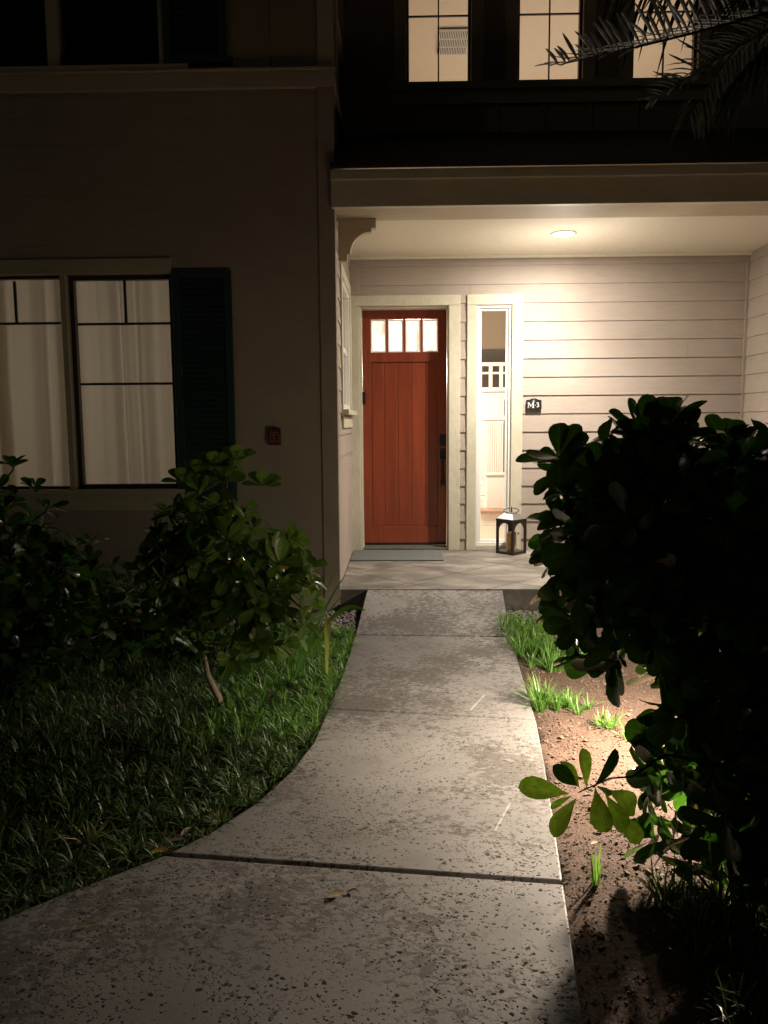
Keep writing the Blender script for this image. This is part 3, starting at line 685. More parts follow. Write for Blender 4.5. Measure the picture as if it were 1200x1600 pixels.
# ------------------------------------------------------------ things on the porch
mb = MB(); ol = [(-.49, 7.375), (.40, 7.365), (.405, 7.90), (.38, 7.965), (-.46, 7.975), (-.485, 7.95)]
mb.prism(ol, lambda a, b, d: (a, b, d), .001, .014)
tag(mb.build('doormat', M['mat'], bevel=.004), 'long grey doormat lying in front of the red door', 'doormat')

LX, LY = 1.10, 7.80
ln = empty('lantern', (LX, LY, 0), 'dark square candle lantern with arched openings standing below the sidelight', 'lantern')
mt = Matrix.Translation((LX, LY, 0)) @ Matrix.Rotation(R(44), 4, 'Z')
hs = .104
mb = MB(); mb.box(-hs, hs, -hs, hs, .004, .030, mat=mt); mb.box(-hs - .006, hs + .006, -hs - .006, hs + .006, .338, .352, mat=mt)
def side_arch(mb, rot):
    m2 = mt @ Matrix.Rotation(R(rot), 4, 'Z'); zb, zt = .030, .338; r = hs - .024; zc = .235
    # left and right stile plus arch head as thin prisms
    fn = lambda a, b, d: m2 @ Vector((a, -hs + d, b))
    pts = [(hs - .001, zb), (hs - .001, zt), (-hs + .001, zt), (-hs + .001, zb), (-r, zb), (-r, zc)] + [(-r * math.cos(t * math.pi / 14), zc + r * math.sin(t * math.pi / 14)) for t in range(1, 14)] + [(r, zc), (r, zb)]
    half = len(pts)
    # quads strip from outline to the opening
    inner = [(-r, zb), (-r, zc)] + [(-r * math.cos(t * math.pi / 14), zc + r * math.sin(t * math.pi / 14)) for t in range(1, 14)] + [(r, zc), (r, zb)]
    def outp(p):
        a, b = p
        if b <= zc: return (-hs + .001 if a < 0 else hs - .001, b)
        ang = math.atan2(b - zc, a); hx = hs - .001; hz = zt - zc
        k = min(hx / max(1e-6, abs(math.cos(ang))), hz / max(1e-6, math.sin(ang)))
        return (k * math.cos(ang), zc + k * math.sin(ang))
    outer = [outp(p) for p in inner]
    for k in range(len(inner) - 1):
        q = [inner[k], inner[k + 1], outer[k + 1], outer[k]]
        mb.prism(q, fn, 0, .010)
for rot in (0, 90, 180, 270): side_arch(mb, rot)
for sx_ in (-1, 1):
    for sy_ in (-1, 1): mb.box(sx_ * hs - .010 * (sx_ > 0) - .004, sx_ * hs + .010 * (sx_ < 0) + .004, sy_ * hs - .010 * (sy_ > 0) - .004, sy_ * hs + .010 * (sy_ < 0) + .004, .002, .337, mat=mt)
mb.build('frame', M['lantern_metal'], ln)
mb = MB(); hr, ht = hs + .008, .052
mb.add([mt @ Vector(p) for p in [(-hr, -hr, .353), (hr, -hr, .353), (hr, hr, .353), (-hr, hr, .353), (-ht, -ht, .405), (ht, -ht, .405), (ht, ht, .405), (-ht, ht, .405)]],
       [(0, 1, 5, 4), (1, 2, 6, 5), (2, 3, 7, 6), (3, 0, 4, 7), (4, 5, 6, 7), (3, 2, 1, 0)]); mb.box(-.035, .035, -.035, .035, .4055, .418, mat=mt); mb.build('roof', M['roof_metal'], ln, .003)
mb = MB(); ringp = [(LX + .075 * math.cos(t * math.tau / 24), LY + .02 + .03 * math.sin(t * math.tau / 24), .43 + .022 * math.sin(t * math.tau / 24)) for t in range(25)]
mb.tube(ringp, .005, 8, cap=False); mb.tube([(LX, LY, .415), (LX, LY, .475)], [.009, .004], 8); mb.build('ring_handle', M['lantern_metal'], ln, smooth=True)
mb = MB(); lp = mt @ Vector((hs + .008, 0, 0)); mb.box(lp.x - .01, lp.x + .006, lp.y - .02, lp.y - .004, .185, .2); mb.build('latch', M['lantern_metal'], ln)
mb = MB(); mb.lathe([(0, .031), (.05, .031), (.051, .205), (.044, .215), (.02, .205), (0, .204)], (LX, LY, 0), 28)
cd = mb.build('candle', M['candle'], smooth=False); tag(cd, 'unlit tan pillar candle standing inside the lantern', 'candle')

# house number plaque
pq = empty('house_number_plaque', (1.34, 8.02, 1.49), 'small black plaque reading M-3 on the siding beside the sidelight', 'sign')
FBz = 8.022
pl_o = [(-.078, -.052), (-.070, -.058), (.070, -.058), (.078, -.052), (.078, .034), (.07, .042), (.045, .044), (.022, .056), (0, .060), (-.022, .056), (-.045, .044), (-.07, .042), (-.078, .034)]
mb = MB(); mb.prism(pl_o, lambda a, b, d: (1.341 + a, 8.012 - d, 1.490 + b), 0, .012); mb.build('plate', M['sign_black'], pq, .002)
mb = MB(); P_ = lambda a, b, d: (1.341 + a, 8.0 - d, 1.490 + b)
def gl_(pts, d=.002): mb.prism(pts, P_, 0.0001, d)
def rc(a, b, c, d): gl_([(a, c), (b, c), (b, d), (a, d)])
rc(-.058, -.053, -.034, .016); rc(-.012, -.002, -.034, .016)
gl_([(-.0529, .016), (-.045, .016), (-.0290, -.018), (-.0335, -.030)]); gl_([(-.0335, -.030), (-.0290, -.018), (-.0125, .016), (-.0121, .004)])
rc(-.064, -.0501, -.0385, -.0341); rc(-.064, -.0581, .012, .016); rc(-.018, .004, -.0385, -.0341); rc(-.0019, .004, .012, .016)
rc(.008, .020, -.014, -.008)
mb.tube([P_(.028, .006, .001), P_(.034, .012, .001), P_(.042, .011, .001), P_(.046, .003, .001), P_(.042, -.005, .001), P_(.036, -.008, .001), P_(.044, -.011, .001), P_(.049, -.019, .001), P_(.045, -.028, .001), P_(.035, -.031, .001), P_(.028, -.026, .001)], .0042, 6)
mb.tube([P_(-.018, .026, 0), P_(-.008, .022, 0), P_(.004, .026, 0), P_(.012, .030, 0)], .0022, 5); mb.tube([P_(-.012, .033, 0), P_(-.002, .037, 0), P_(.006, .044, 0)], .0022, 5)
mb.build('lettering', M['sign_white'], pq)

# red alarm box on the left wing
ab = empty('alarm_box', (-.975, 6.07, 1.212), 'small dark red box with a pale framed emblem on the left wing wall', 'alarm box')
A_ = lambda a, b, d: (-.975 + a, 6.082 - d, 1.212 + b)
mb = MB(); mb.prism([(-.045, -.066), (.045, -.066), (.045, .052), (.036, .064), (-.036, .064), (-.045, .052)], A_, -.01, .035); mb.build('housing', M['red_box'], ab, .004)
mb = MB()
def ar(a, b, c, d, e=.037): mb.prism([(a, c), (b, c), (b, d), (a, d)], A_, .0355, e)
ar(-.036, .036, .014, .018); ar(-.036, .036, -.040, -.036); ar(-.036, -.0325, -.0359, .0139); ar(.0325, .036, -.0359, .0139)
ar(-.022, .000, .004, .008); ar(-.022, .000, -.030, -.026); ar(-.008, .002, -.018, -.006)
ar(-.034, -.018, .030, .037); ar(-.010, .012, .030, .037); ar(.016, .026, .030, .036); mb.build('markings', M['grey_mark'], ab)

# ------------------------------------------------------------ leaves
ST = [(0, .05), (.16, .24), (.36, .62), (.56, .90), (.73, 1.0), (.87, .86), (.96, .52), (1, .0)]
SL_ = [(0, .18), (.25, .75), (.5, 1.0), (.75, .8), (.92, .4), (1, 0)]
def add_leaf(mb, base, d, up, L, W, fold=.18, curl=.25, st=ST, mi=0, droop=0):
    base = Vector(base); d = Vector(d).normalized(); s_ = d.cross(Vector(up))
    if s_.length < 1e-3: s_ = d.cross(Vector((1, .3, 0)))
    s_.normalize(); nrm = s_.cross(d).normalized()
    b = len(mb.v)
    for i, (t, wd) in enumerate(st):
        c = base + d * (L * t) - nrm * (curl * L * t * t) - Vector((0, 0, droop * L * t * t))
        hw = W * .5 * wd
        mb.uv[len(mb.v)] = (t, 0.0); mb.v.append(tuple(c))
        if i < len(st) - 1:
            mb.uv[len(mb.v)] = (t, 1.0); mb.uv[len(mb.v) + 1] = (t, -1.0)
            mb.v.append(tuple(c + s_ * hw + nrm * hw * fold)); mb.v.append(tuple(c - s_ * hw + nrm * hw * fold))
    m_ = len(st)
    for i in range(m_ - 2):
        a, q = b + i * 3, b + (i + 1) * 3
        mb.f += [(a, a + 1, q + 1, q), (a, q, q + 2, a + 2)]; mb.m += [mi, mi]
    a = b + (m_ - 2) * 3; q = b + (m_ - 1) * 3
    mb.f += [(a, a + 1, q), (a, q, a + 2)]; mb.m += [mi, mi]
def rvec(rnd):
    while True:
        v = Vector((rnd.uniform(-1, 1), rnd.uniform(-1, 1), rnd.uniform(-1, 1)))
        if .05 < v.length < 1: return v.normalized()
def shrub(name, label, blobs, n_ros, L, stems, seed, group='round leaved shrubs', extra=None, old=.01, per=(5, 8), inner=.35, bark='dark_bark', cat='shrub', aspect=.55, keep=None, base=None, lm='leaf'):
    rnd = random.Random(seed)
    root = empty(name, base or stems[0][0], label, cat, group)
    mb = MB(); tips = []
    vol = [b[1][0] * b[1][1] * b[1][2] for b in blobs]; tot = sum(vol)
    for (c, r), v in zip(blobs, vol):
        for _ in range(int(n_ros * v / tot)):
            d = rvec(rnd); k = rnd.random(); k = inner + (1 - inner) * k ** .45
            p = Vector((c[0] + d.x * r[0] * k, c[1] + d.y * r[1] * k, c[2] + d.z * r[2] * k))
            p += rvec(rnd) * .03
            if p.z < -.12: continue
            if keep and not keep(p): continue
            ax = (d * 1.0 + Vector((0, 0, .55)) + rvec(rnd) * .5).normalized()
            tips.append((p, ax))
            nl = rnd.randint(*per); ph = rnd.random() * 6.28
            x = ax.orthogonal().normalized(); y = ax.cross(x)
            for j in range(nl):
                a = ph + j * 2.399; el = rnd.uniform(.15, .95)
                dd = (x * math.cos(a) + y * math.sin(a)) * math.cos(el) + ax * math.sin(el)
                l = L * rnd.uniform(.5, 1.2)
                add_leaf(mb, p - ax * (.03 * j / nl), dd, ax, l, l * aspect * rnd.uniform(.72, 1.1), rnd.uniform(.05, .35), rnd.uniform(-.05, .3), mi=1 if rnd.random() < old else 0)
    if extra: extra(mb)
    mb.build('foliage', [M[lm], M['leaf_old'], M['leaf_young_lit']], root, smooth=True, fixn=False)
    sb = MB()
    for (b, t, r0) in stems:
        b, t = Vector(b), Vector(t); mid = (b + t) / 2 + rvec(rnd) * .04
        sb.tube([b, (b * .7 + mid * .3) + rvec(rnd) * .01, mid, (mid + t) / 2 + rvec(rnd) * .02, t], [r0, r0 * .9, r0 * .75, r0 * .6, r0 * .4], 8)
    sb.build('trunk', M[bark], root, smooth=True)
    tb = MB()
    for (p, ax) in rnd.sample(tips, min(len(tips), 110)):
        q = min((Vector(b).lerp(Vector(t), u) for b, t, r0 in stems for u in (.4, .6, .8, 1)), key=lambda v: (v - p).length)
        if n_ros > 1000 and (q - p).length > .4: continue
        m_ = (p + q) / 2 + rvec(rnd) * .05
        tb.tube([q, m_, p - ax * .03, p + ax * .01], [.007, .006, .0045, .003], 5, cap=False)
    tb.build('twigs', M['dark_bark'], root, smooth=True)
    return root

# big dark shrub right of the path, its loose sprig over the walk
def sprig(mb):
    B = Vector((.452, 1.93, .345))
    L_ = [((0.426, 1.93, 0.358), (0.301, 1.9, 0.39), 0.06, (0.15, -0.7, 0.7)),
          ((0.446, 1.93, 0.345), (0.381, 1.88, 0.278), 0.054, (-0.7, -0.6, 0.4)),
          ((0.474, 1.94, 0.368), (0.468, 1.96, 0.462), 0.04, (0.4, -0.9, 0.1)),
          ((0.448, 1.93, 0.379), (0.394, 1.9, 0.436), 0.042, (-0.4, -0.7, 0.6)),
          ((0.458, 1.95, 0.363), (0.43, 2.02, 0.404), 0.044, (0.5, -0.6, 0.6)),
          ((0.494, 1.96, 0.358), (0.544, 1.93, 0.465), 0.044, (0.4, -0.85, -0.2)),
          ((0.497, 1.94, 0.368), (0.51, 1.88, 0.287), 0.062, (-0.5, -0.8, 0.1)),
          ((0.543, 2.0, 0.335), (0.634, 2.05, 0.259), 0.064, (0.2, -0.8, 0.5)),
          ((0.547, 2.0, 0.285), (0.638, 2.0, 0.193), 0.05, (-0.3, -0.7, 0.6)),
          ((0.533, 1.98, 0.334), (0.577, 1.95, 0.251), 0.054, (0.4, -0.9, 0.2)),
          ((0.435, 1.92, 0.358), (0.378, 1.9, 0.336), 0.022, (0, -0.2, 1)),
          ((0.497, 1.94, 0.375), (0.505, 1.85, 0.405), 0.034, (0.2, -0.6, 0.8))]
    for i, (b, tip, wd, up) in enumerate(L_):
        b, tip = Vector(b), Vector(tip); cu = (.25, .4, .15, .6, .3, .5, .3, .1, .3, .2, .3, .4)[i]; d = tip - b; un = Vector(up).normalized()
        add_leaf(mb, b, d + un * (cu * .35 * d.length), up, d.length * 1.05, wd, .34, cu * .5, mi=0 if i in (3, 5) else 2)
def keepR(p):      # clear of the walk low down, clipped level on top
    if p.z > 1.30 - .05 * math.sin(p.x * 7): return False
    if p.x < (.81 if p.z > .2 else .76) and .06 < p.z < .42 and p.y > 2.15: return False
    if p.z < .5 and p.x < .74: return False
    if p.x < (.187 if p.z < 1.0 else .170) * p.y: return False
    lim = .50 + max(0, .55 - p.z) * .42
    return p.x > lim + .06 * math.sin(p.z * 9 + p.y * 5) or p.x > 1.0
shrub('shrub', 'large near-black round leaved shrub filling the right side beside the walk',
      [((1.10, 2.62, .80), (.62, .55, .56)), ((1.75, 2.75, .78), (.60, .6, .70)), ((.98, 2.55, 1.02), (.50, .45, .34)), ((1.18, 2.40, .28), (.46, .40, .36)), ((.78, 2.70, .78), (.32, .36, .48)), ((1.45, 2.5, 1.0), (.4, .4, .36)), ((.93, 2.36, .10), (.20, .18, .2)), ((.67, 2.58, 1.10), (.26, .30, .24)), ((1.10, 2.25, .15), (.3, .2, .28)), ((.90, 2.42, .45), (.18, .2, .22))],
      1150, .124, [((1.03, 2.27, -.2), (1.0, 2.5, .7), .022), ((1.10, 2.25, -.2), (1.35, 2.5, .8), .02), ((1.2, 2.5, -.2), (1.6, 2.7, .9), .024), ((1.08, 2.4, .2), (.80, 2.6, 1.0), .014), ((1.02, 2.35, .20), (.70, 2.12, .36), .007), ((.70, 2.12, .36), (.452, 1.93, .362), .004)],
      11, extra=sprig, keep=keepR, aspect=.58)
# tree-like shrub left of the path
def topknot(mb):
    rnd = random.Random(4)
    for (p, n_) in [((-.93, 3.86, 1.10), 7), ((-1.02, 3.9, 1.06), 6), ((-.82, 3.9, 1.13), 5), ((-.70, 3.92, 1.0), 6), ((-1.10, 3.9, 1.02), 5)]:
        for j in range(n_):
            a = j * 2.399; dd = Vector((math.cos(a), .6 * math.sin(a), .5 + .4 * math.sin(j)))
            add_leaf(mb, p, dd, (0, -.4, 1), .105, .058, .2, .1)
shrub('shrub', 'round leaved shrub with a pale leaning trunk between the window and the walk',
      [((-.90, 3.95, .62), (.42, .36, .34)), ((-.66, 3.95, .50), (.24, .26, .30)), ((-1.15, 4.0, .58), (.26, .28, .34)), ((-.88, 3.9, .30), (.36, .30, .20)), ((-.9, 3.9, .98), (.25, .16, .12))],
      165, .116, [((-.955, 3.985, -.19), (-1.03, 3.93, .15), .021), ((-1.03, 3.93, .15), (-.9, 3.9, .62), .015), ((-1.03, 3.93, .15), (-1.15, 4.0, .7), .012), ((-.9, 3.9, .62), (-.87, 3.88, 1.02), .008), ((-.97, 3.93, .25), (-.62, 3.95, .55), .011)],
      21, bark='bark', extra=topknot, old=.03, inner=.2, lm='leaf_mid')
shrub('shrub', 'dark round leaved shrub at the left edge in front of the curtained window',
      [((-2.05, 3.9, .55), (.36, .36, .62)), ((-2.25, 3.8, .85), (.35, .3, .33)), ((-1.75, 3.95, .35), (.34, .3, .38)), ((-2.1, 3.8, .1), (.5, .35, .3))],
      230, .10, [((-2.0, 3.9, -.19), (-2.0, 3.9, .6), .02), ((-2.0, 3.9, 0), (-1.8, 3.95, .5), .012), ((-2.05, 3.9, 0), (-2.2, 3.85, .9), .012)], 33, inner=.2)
shrub('shrub', 'low dark shrub against the wall below the window between the two taller shrubs',
      [((-1.75, 5.0, .05), (.75, .4, .36)), ((-1.25, 4.9, .0), (.4, .35, .30))], 160, .11, [((-1.7, 5.0, -.19), (-1.7, 5, .2), .014)], 41, aspect=.38)
shrub('shrub', 'low dark shrub under the leftmost window behind the left edge shrub',
      [((-2.85, 5.0, .1), (.6, .4, .4))], 80, .11, [((-2.8, 5.0, -.19), (-2.8, 5, .2), .014)], 42, aspect=.38)

# strap leaved plants
def strap_plant(loc, leaves, label, yellow=()):
    r = empty('strap_leaf_plant', loc, label, 'plant', 'strap leaved plants')
    for i, (tip, L, wd, dr) in enumerate(leaves):
        mb = MB(); b = Vector(loc); t = Vector(tip); d = t - b
        hz = Vector((d.x, d.y, 0)); pts = []
        K = 9
        ctrl = b + d * .5 + Vector((0, 0, dr))
        for k in range(K + 1):
            s_ = k / K; p = b * (1 - s_) ** 2 + ctrl * 2 * s_ * (1 - s_) + t * s_ ** 2; pts.append(p)
        side = d.cross(Vector((0, 0, 1))).normalized()
        if abs(d.x) > abs(d.y): side = (side * .75 - Vector((0, 0, .66 if d.x > 0 else -.66))).normalized()
        base_i = len(mb.v)
        for k, p in enumerate(pts):
            s_ = k / K; hw = wd * .5 * (.35 + .65 * math.sin(min(1, s_ * 1.4) * math.pi / 2)) * (1 - max(0, (s_ - .55) / .45) ** 2) + .0008
            up = Vector((0, 0, hw * .35))
            mb.v += [tuple(p), tuple(p + side * hw + up), tuple(p - side * hw + up)]
        for k in range(K):
            a, q = k * 3, (k + 1) * 3
            mb.f += [(a, a + 1, q + 1, q), (a, q, q + 2, a + 2)]; mb.m += [0, 0]
        mb.build('leaf', M['yellow_strap'] if i in yellow else M['strap'], r, smooth=True, fixn=False)
strap_plant((-.62, 4.40, -.18), [((-.20, 4.28, .27), .4, .050, .30), ((-.35, 4.35, .52), .4, .040, .12), ((-.32, 4.42, .45), .4, .032, .10), ((-.30, 4.30, .38), .4, .026, .14), ((-.52, 4.35, .58), .4, .04, .1), ((-.72, 4.3, .5), .4, .045, .1), ((-.45, 4.2, .12), .4, .045, .22)],
            'strap leaved plant reaching toward the walk beside the pale trunked shrub')
strap_plant((-.44, 4.42, -.18), [((-.40, 4.18, .07), .3, .036, .55), ((-.55, 4.3, .3), .4, .03, .1)], 'small strap leaved plant with one yellow hanging leaf at the walk edge', (0,))
strap_plant((-1.2, 4.7, -.18), [((-1.62, 4.55, .26), .4, .045, .12), ((-1.66, 4.6, .14), .4, .045, .14), ((-1.55, 4.5, .02), .4, .045, .2), ((-1.4, 4.6, .36), .4, .04, .1), ((-1.05, 4.6, .32), .4, .04, .1), ((-1.3, 4.4, .1), .4, .04, .2)],
            'strap leaved plant growing behind the left shrub under the window')

# ------------------------------------------------------------ grassy ground cover and tufts
def tuft(mb, x, y, z, n_, L, wd, rnd, spread=1.0, mi=0):
    ph = rnd.random() * 6.28
    for j in range(n_):
        a = ph + j * 2.399 + rnd.uniform(-.3, .3); l = L * rnd.uniform(.5, 1.2); out = min(1.5, rnd.uniform(.2, 1) * spread)
        dx, dy = math.cos(a), math.sin(a); b = len(mb.v); hw = wd * .5
        bx, by = x + dx * .01, y + dy * .01
        for k, s_ in enumerate((0, .35, .7, 1)):
            r_ = l * out * (s_ ** 1.3) * .75; h = l * (s_ - .55 * out * s_ * s_)
            w_ = hw * (1, 1, .75, .12)[k]
            mb.v.append((bx + dx * r_ - dy * w_, by + dy * r_ + dx * w_, z + h)); mb.v.append((bx + dx * r_ + dy * w_, by + dy * r_ - dx * w_, z + h))
        for k in range(3): mb.f.append((b + 2 * k, b + 2 * k + 1, b + 2 * k + 3, b + 2 * k + 2)); mb.m.append(mi)
rnd = random.Random(17)
mb = MB(); cnt = 0
placed = {}
for it in range(9500):
    big = it < 4200
    x = rnd.uniform(-3.4, -.2); y = rnd.uniform(1.75, 5.75)
    if in_path(x, y, .006): continue
    if y > 5.5 and x > -.75: continue
    if x < -3 and y < 2.2: continue
    if -.95 < x < -.62 and 2.45 < y < 2.82 and lerp_edge(PATH_L, y) - x < .17 and rnd.random() < .6: continue
    near = lerp_edge(PATH_L, y) - x < .10
    if big:
        c_ = (int(x / .075), int(y / .075))
        if c_ in placed: continue
        placed[c_] = 1
    k = (1.0 + .35 * noise.noise(Vector((x * 3, y * 3, 2)))) * (.8 if near else 1)
    porch_lit = y > 3.5 and x > lerp_edge(PATH_L, y) - .60  # brighter blades here put the porch light into the colour
    mi = 1 if porch_lit and rnd.random() < .75 else (2 if rnd.random() < .015 else 0)
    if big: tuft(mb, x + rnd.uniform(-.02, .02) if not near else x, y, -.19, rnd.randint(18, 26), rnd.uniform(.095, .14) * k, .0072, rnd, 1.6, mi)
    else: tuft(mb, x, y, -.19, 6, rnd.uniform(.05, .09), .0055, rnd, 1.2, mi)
tag(mb.build('ground_cover', [M['grass'], M['grass_bright'], M['dry']], smooth=True, fixn=False), 'dark dense grassy ground cover left of the walk', 'ground cover', kind='stuff')
mb = MB()
for _ in range(650):
    x = rnd.uniform(.78, 2.4); y = rnd.uniform(1.55, 2.6)
    if in_path(x, y, .22) or x < .62 + (y - 1.6) * .22: continue
    if y > 2.38 and rnd.random() < .7: continue
    tuft(mb, x, y, -.19, rnd.randint(9, 13), rnd.uniform(.10, .16), .006, rnd, 1.1)
tag(mb.build('ground_cover', M['grass'], smooth=True, fixn=False), 'dark grassy ground cover below the big right shrub', 'ground cover', kind='stuff')
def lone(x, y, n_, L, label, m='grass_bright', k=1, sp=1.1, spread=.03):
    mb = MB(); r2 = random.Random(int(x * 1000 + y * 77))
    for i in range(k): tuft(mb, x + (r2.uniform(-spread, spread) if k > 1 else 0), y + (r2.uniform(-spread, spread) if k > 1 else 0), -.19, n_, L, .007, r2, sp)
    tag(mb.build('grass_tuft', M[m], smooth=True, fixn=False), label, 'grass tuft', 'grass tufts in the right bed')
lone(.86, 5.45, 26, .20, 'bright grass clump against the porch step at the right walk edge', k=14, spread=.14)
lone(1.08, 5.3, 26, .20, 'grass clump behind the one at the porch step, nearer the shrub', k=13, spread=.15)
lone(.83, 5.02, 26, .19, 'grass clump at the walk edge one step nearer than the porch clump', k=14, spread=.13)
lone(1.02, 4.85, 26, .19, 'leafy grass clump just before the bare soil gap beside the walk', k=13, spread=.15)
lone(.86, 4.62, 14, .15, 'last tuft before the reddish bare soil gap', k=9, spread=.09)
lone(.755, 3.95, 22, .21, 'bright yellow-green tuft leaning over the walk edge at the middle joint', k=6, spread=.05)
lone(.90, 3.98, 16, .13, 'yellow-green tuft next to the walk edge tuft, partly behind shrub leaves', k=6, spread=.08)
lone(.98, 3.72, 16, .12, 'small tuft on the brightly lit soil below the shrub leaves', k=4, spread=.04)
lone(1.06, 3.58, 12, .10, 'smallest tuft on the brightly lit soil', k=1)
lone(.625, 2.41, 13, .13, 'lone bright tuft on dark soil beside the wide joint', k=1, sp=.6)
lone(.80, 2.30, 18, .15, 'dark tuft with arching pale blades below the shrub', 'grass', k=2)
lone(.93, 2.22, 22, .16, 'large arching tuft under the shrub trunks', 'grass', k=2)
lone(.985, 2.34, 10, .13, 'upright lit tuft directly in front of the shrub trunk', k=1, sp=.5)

# mulch, pebbles
mb = MB()
for _ in range(15000):
    x = rnd.uniform(.42, 1.7); y = rnd.uniform(1.6, 5.0)
    if in_path(x, y, .012): continue
    z = gz(x, y) + .003; a = rnd.random() * 6.28; l = rnd.uniform(.0015, .0055) * (2.4 if rnd.random() < .08 else 1); wd = l * rnd.uniform(.3, .9); h = wd * .6
    t = Matrix.Translation((x, y, z)) @ Matrix.Rotation(a, 4, 'Z') @ Matrix.Rotation(rnd.uniform(-.5, .5), 4, 'Y')
    q = [t @ Vector((sx * l * rnd.uniform(.3, 1.2), sy * wd * rnd.uniform(.3, 1.2), sz * h * rnd.uniform(.3, 1.2))) for sz in (-1, 1) for sy in (-1, 1) for sx in (-1, 1)]
    mb.add(q, [(0, 2, 3, 1), (4, 5, 7, 6), (0, 1, 5, 4), (2, 6, 7, 3), (0, 4, 6, 2), (1, 3, 7, 5)])
tag(mb.build('mulch', M['chip'], fixn=False), 'loose soil crumbs and bark chips on the right bed', 'mulch', kind='stuff')
def pebbles(x0, x1, y0, y1, k, label):
    mb = MB()
    ico = bmesh.new(); bmesh.ops.create_icosphere(ico, subdivisions=1, radius=1); iv = [v.co.copy() for v in ico.verts]; fi = [tuple(v.index for v in f.verts) for f in ico.faces]; ico.free()
    for _ in range(k):
        x = rnd.uniform(x0, x1); y = rnd.uniform(y0, y1)
        if in_path(x, y, .02) : continue
        r_ = rnd.uniform(.007, .016); t = Matrix.Translation((x, y, -.17 + rnd.uniform(-.008, .008))) @ Matrix.Rotation(rnd.random() * 6, 4, 'Z') @ Matrix.Diagonal((r_, r_ * rnd.uniform(.6, 1), r_ * rnd.uniform(.5, .8), 1))
        mb.add([t @ v for v in iv], fi)
    tag(mb.build('gravel', M['pebble'], smooth=True, fixn=False), label, 'gravel', kind='stuff')
pebbles(-.95, -.27, 5.45, 6.08, 1500, 'grey gravel at the foot of the left wing corner beside the walk')
pebbles(.78, 1.5, 5.75, 6.09, 700, 'grey gravel strip along the porch edge right of the walk')

# fallen leaves
def fallen(x, y, a, L, wd, m, label, z=-.1595, tilt=.1, curl=-.05, fold=.45):
    mb = MB(); add_leaf(mb, (x, y, z + .003), (math.cos(a), math.sin(a), tilt * .3), (0, 0, 1), L, wd, fold, curl, st=SL_)
    tag(mb.build('fallen_leaf', M[m], smooth=True, fixn=False), label, 'leaf', 'fallen leaves')
fallen(-.235, 2.285, .35, .055, .032, 'dry', 'pale curled dry leaf lying in the middle of the near walk slab')
fallen(-.18, 2.31, .2, .035, .016, 'dry', 'tiny pale leaf fragment touching the curled leaf on the near slab', curl=-.2)
fallen(-.165, 2.325, -.6, .03, .012, 'dry', 'second tiny pale fragment just right of the curled leaf', curl=-.15)
fallen(-.955, 2.13, .25, .05, .018, 'dry', 'narrow pale leaf on the dark left part of the near slab')
fallen(-.87, 2.535, .1, .06, .04, 'yellow_dry', 'yellow leaf at the left end of the wide black joint')
fallen(-.715, 2.73, .5, .05, .022, 'yellow_dry', 'orange dry leaf in the soil at the curved walk edge', z=-.165)
fallen(-.80, 2.66, 1.2, .06, .03, 'dry', 'brown dry leaf on the bare soil patch left of the walk', z=-.17)
fallen(.66, 2.62, .4, .03, .018, 'dry', 'small reddish brown leaf on the soil right of the walk', z=-.17)

# ------------------------------------------------------------ low garden lamp behind the shrub
GX, GY = 1.27, 3.36
gp = empty('path_light', (GX, GY, -.19), 'low mushroom garden lamp hidden behind the big shrub', 'lamp')
mb = MB(); mb.tube([(GX, GY, -.25), (GX, GY, .30)], .010, 10); mb.build('post', M['black_metal'], gp)
mb = MB(); mb.lathe([(.10, .415), (.07, .445), (.03, .458), (0, .46)], (GX, GY, 0), 28); mb.lathe([(.10, .415), (.099, .412), (.06, .435), (0, .446)], (GX, GY, 0), 28); mb.build('cap', M['black_metal'], gp, smooth=True)
mb = MB(); mb.lathe([(0, .385), (.022, .39), (.03, .41), (.018, .425), (0, .428)], (GX, GY, 0), 20); mb.build('bulb', M['bulb'], gp, smooth=True)
gls = lamp('garden_lamp', 'SPOT', (GX, GY, .36), GARDEN_W, (1, .84, .67), .04, parent=gp)
gls.data.spot_size = R(174); gls.data.spot_blend = .32
lamp('garden_lamp_glow', 'POINT', (GX, GY, .345), 22, (1, .87, .60), .03, parent=gp)

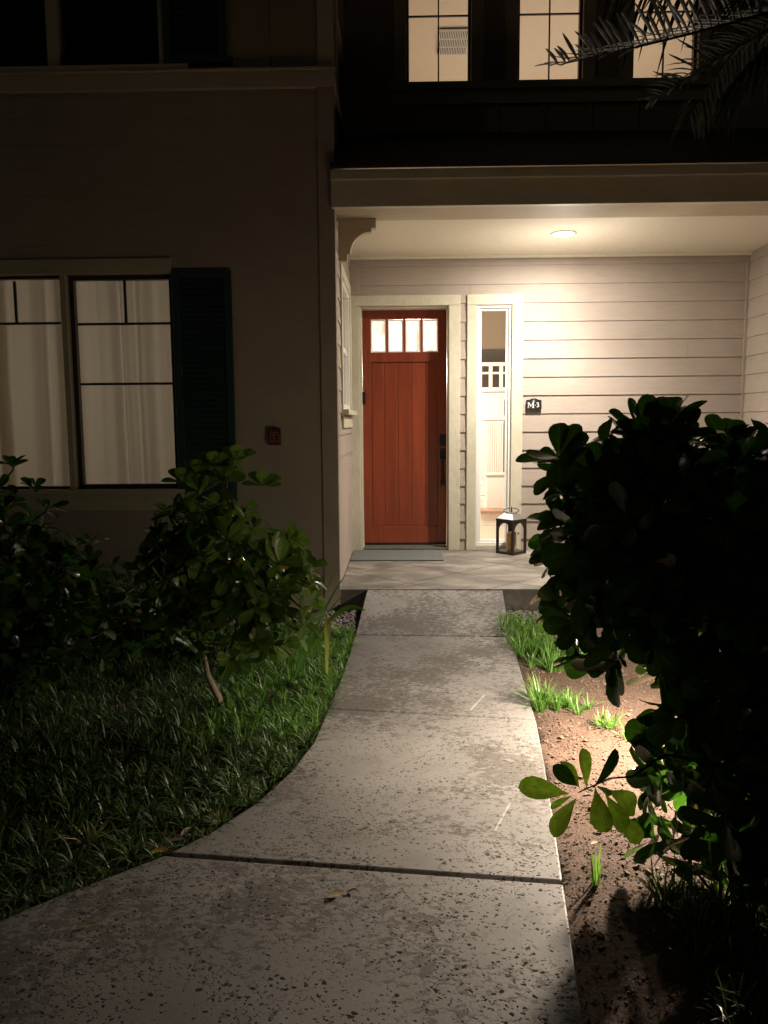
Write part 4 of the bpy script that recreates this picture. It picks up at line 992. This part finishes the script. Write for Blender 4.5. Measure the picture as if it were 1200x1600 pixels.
# ------------------------------------------------------------ palm at the upper right
pr_ = empty('palm_tree', (2.75, 4.7, -.19), 'dark palm whose fronds hang in front of the lit upper windows', 'palm tree')
mb = MB(); mb.tube([(2.75, 4.7, -.2), (2.78, 4.72, 1.2), (2.72, 4.75, 2.6), (2.68, 4.75, 3.75)], [.10, .08, .07, .065], 14); mb.build('trunk', M['dark_bark'], pr_, smooth=True)
def frond(tip, arch, nl, LL, seed, sweep=.7, droop=.5, up=.15):
    r2 = random.Random(seed); b = Vector((2.68, 4.75, 3.75)); t = Vector(tip); c = (b + t) / 2 + Vector((0, 0, arch))
    mb = MB(); P = lambda s_: b * (1 - s_) ** 2 + c * 2 * s_ * (1 - s_) + t * s_ ** 2
    mb.tube([P(k / 10) for k in range(11)], [.014 - .0011 * k for k in range(11)], 6)
    for k in range(nl):
        s_ = min(1, .16 + .84 * (k + r2.uniform(-.35, .35) * (k < nl - 1)) / (nl - 1)); p = P(s_); tg = (P(min(1, s_ + .02)) - P(s_ - .02)).normalized()
        sd_ = tg.cross(Vector((0, 0, 1))).normalized()
        l = LL * (.35 + .65 * math.sin(math.pi * min(1, s_ * .85 + .1))) * r2.uniform(.85, 1.1)
        for sg in (-1, 1):
            d = (sd_ * sg + tg * sweep + Vector((0, 0, up + r2.uniform(-.1, .1)))).normalized()
            add_leaf(mb, p, d, (0, 0, 1), l * r2.uniform(.8, 1.1), .024, .3, r2.uniform(-.1, .25), st=SL_, droop=droop * r2.uniform(.5, 1.5) + r2.uniform(0, .2))
    mb.build('frond', M['palm'], pr_, fixn=False)
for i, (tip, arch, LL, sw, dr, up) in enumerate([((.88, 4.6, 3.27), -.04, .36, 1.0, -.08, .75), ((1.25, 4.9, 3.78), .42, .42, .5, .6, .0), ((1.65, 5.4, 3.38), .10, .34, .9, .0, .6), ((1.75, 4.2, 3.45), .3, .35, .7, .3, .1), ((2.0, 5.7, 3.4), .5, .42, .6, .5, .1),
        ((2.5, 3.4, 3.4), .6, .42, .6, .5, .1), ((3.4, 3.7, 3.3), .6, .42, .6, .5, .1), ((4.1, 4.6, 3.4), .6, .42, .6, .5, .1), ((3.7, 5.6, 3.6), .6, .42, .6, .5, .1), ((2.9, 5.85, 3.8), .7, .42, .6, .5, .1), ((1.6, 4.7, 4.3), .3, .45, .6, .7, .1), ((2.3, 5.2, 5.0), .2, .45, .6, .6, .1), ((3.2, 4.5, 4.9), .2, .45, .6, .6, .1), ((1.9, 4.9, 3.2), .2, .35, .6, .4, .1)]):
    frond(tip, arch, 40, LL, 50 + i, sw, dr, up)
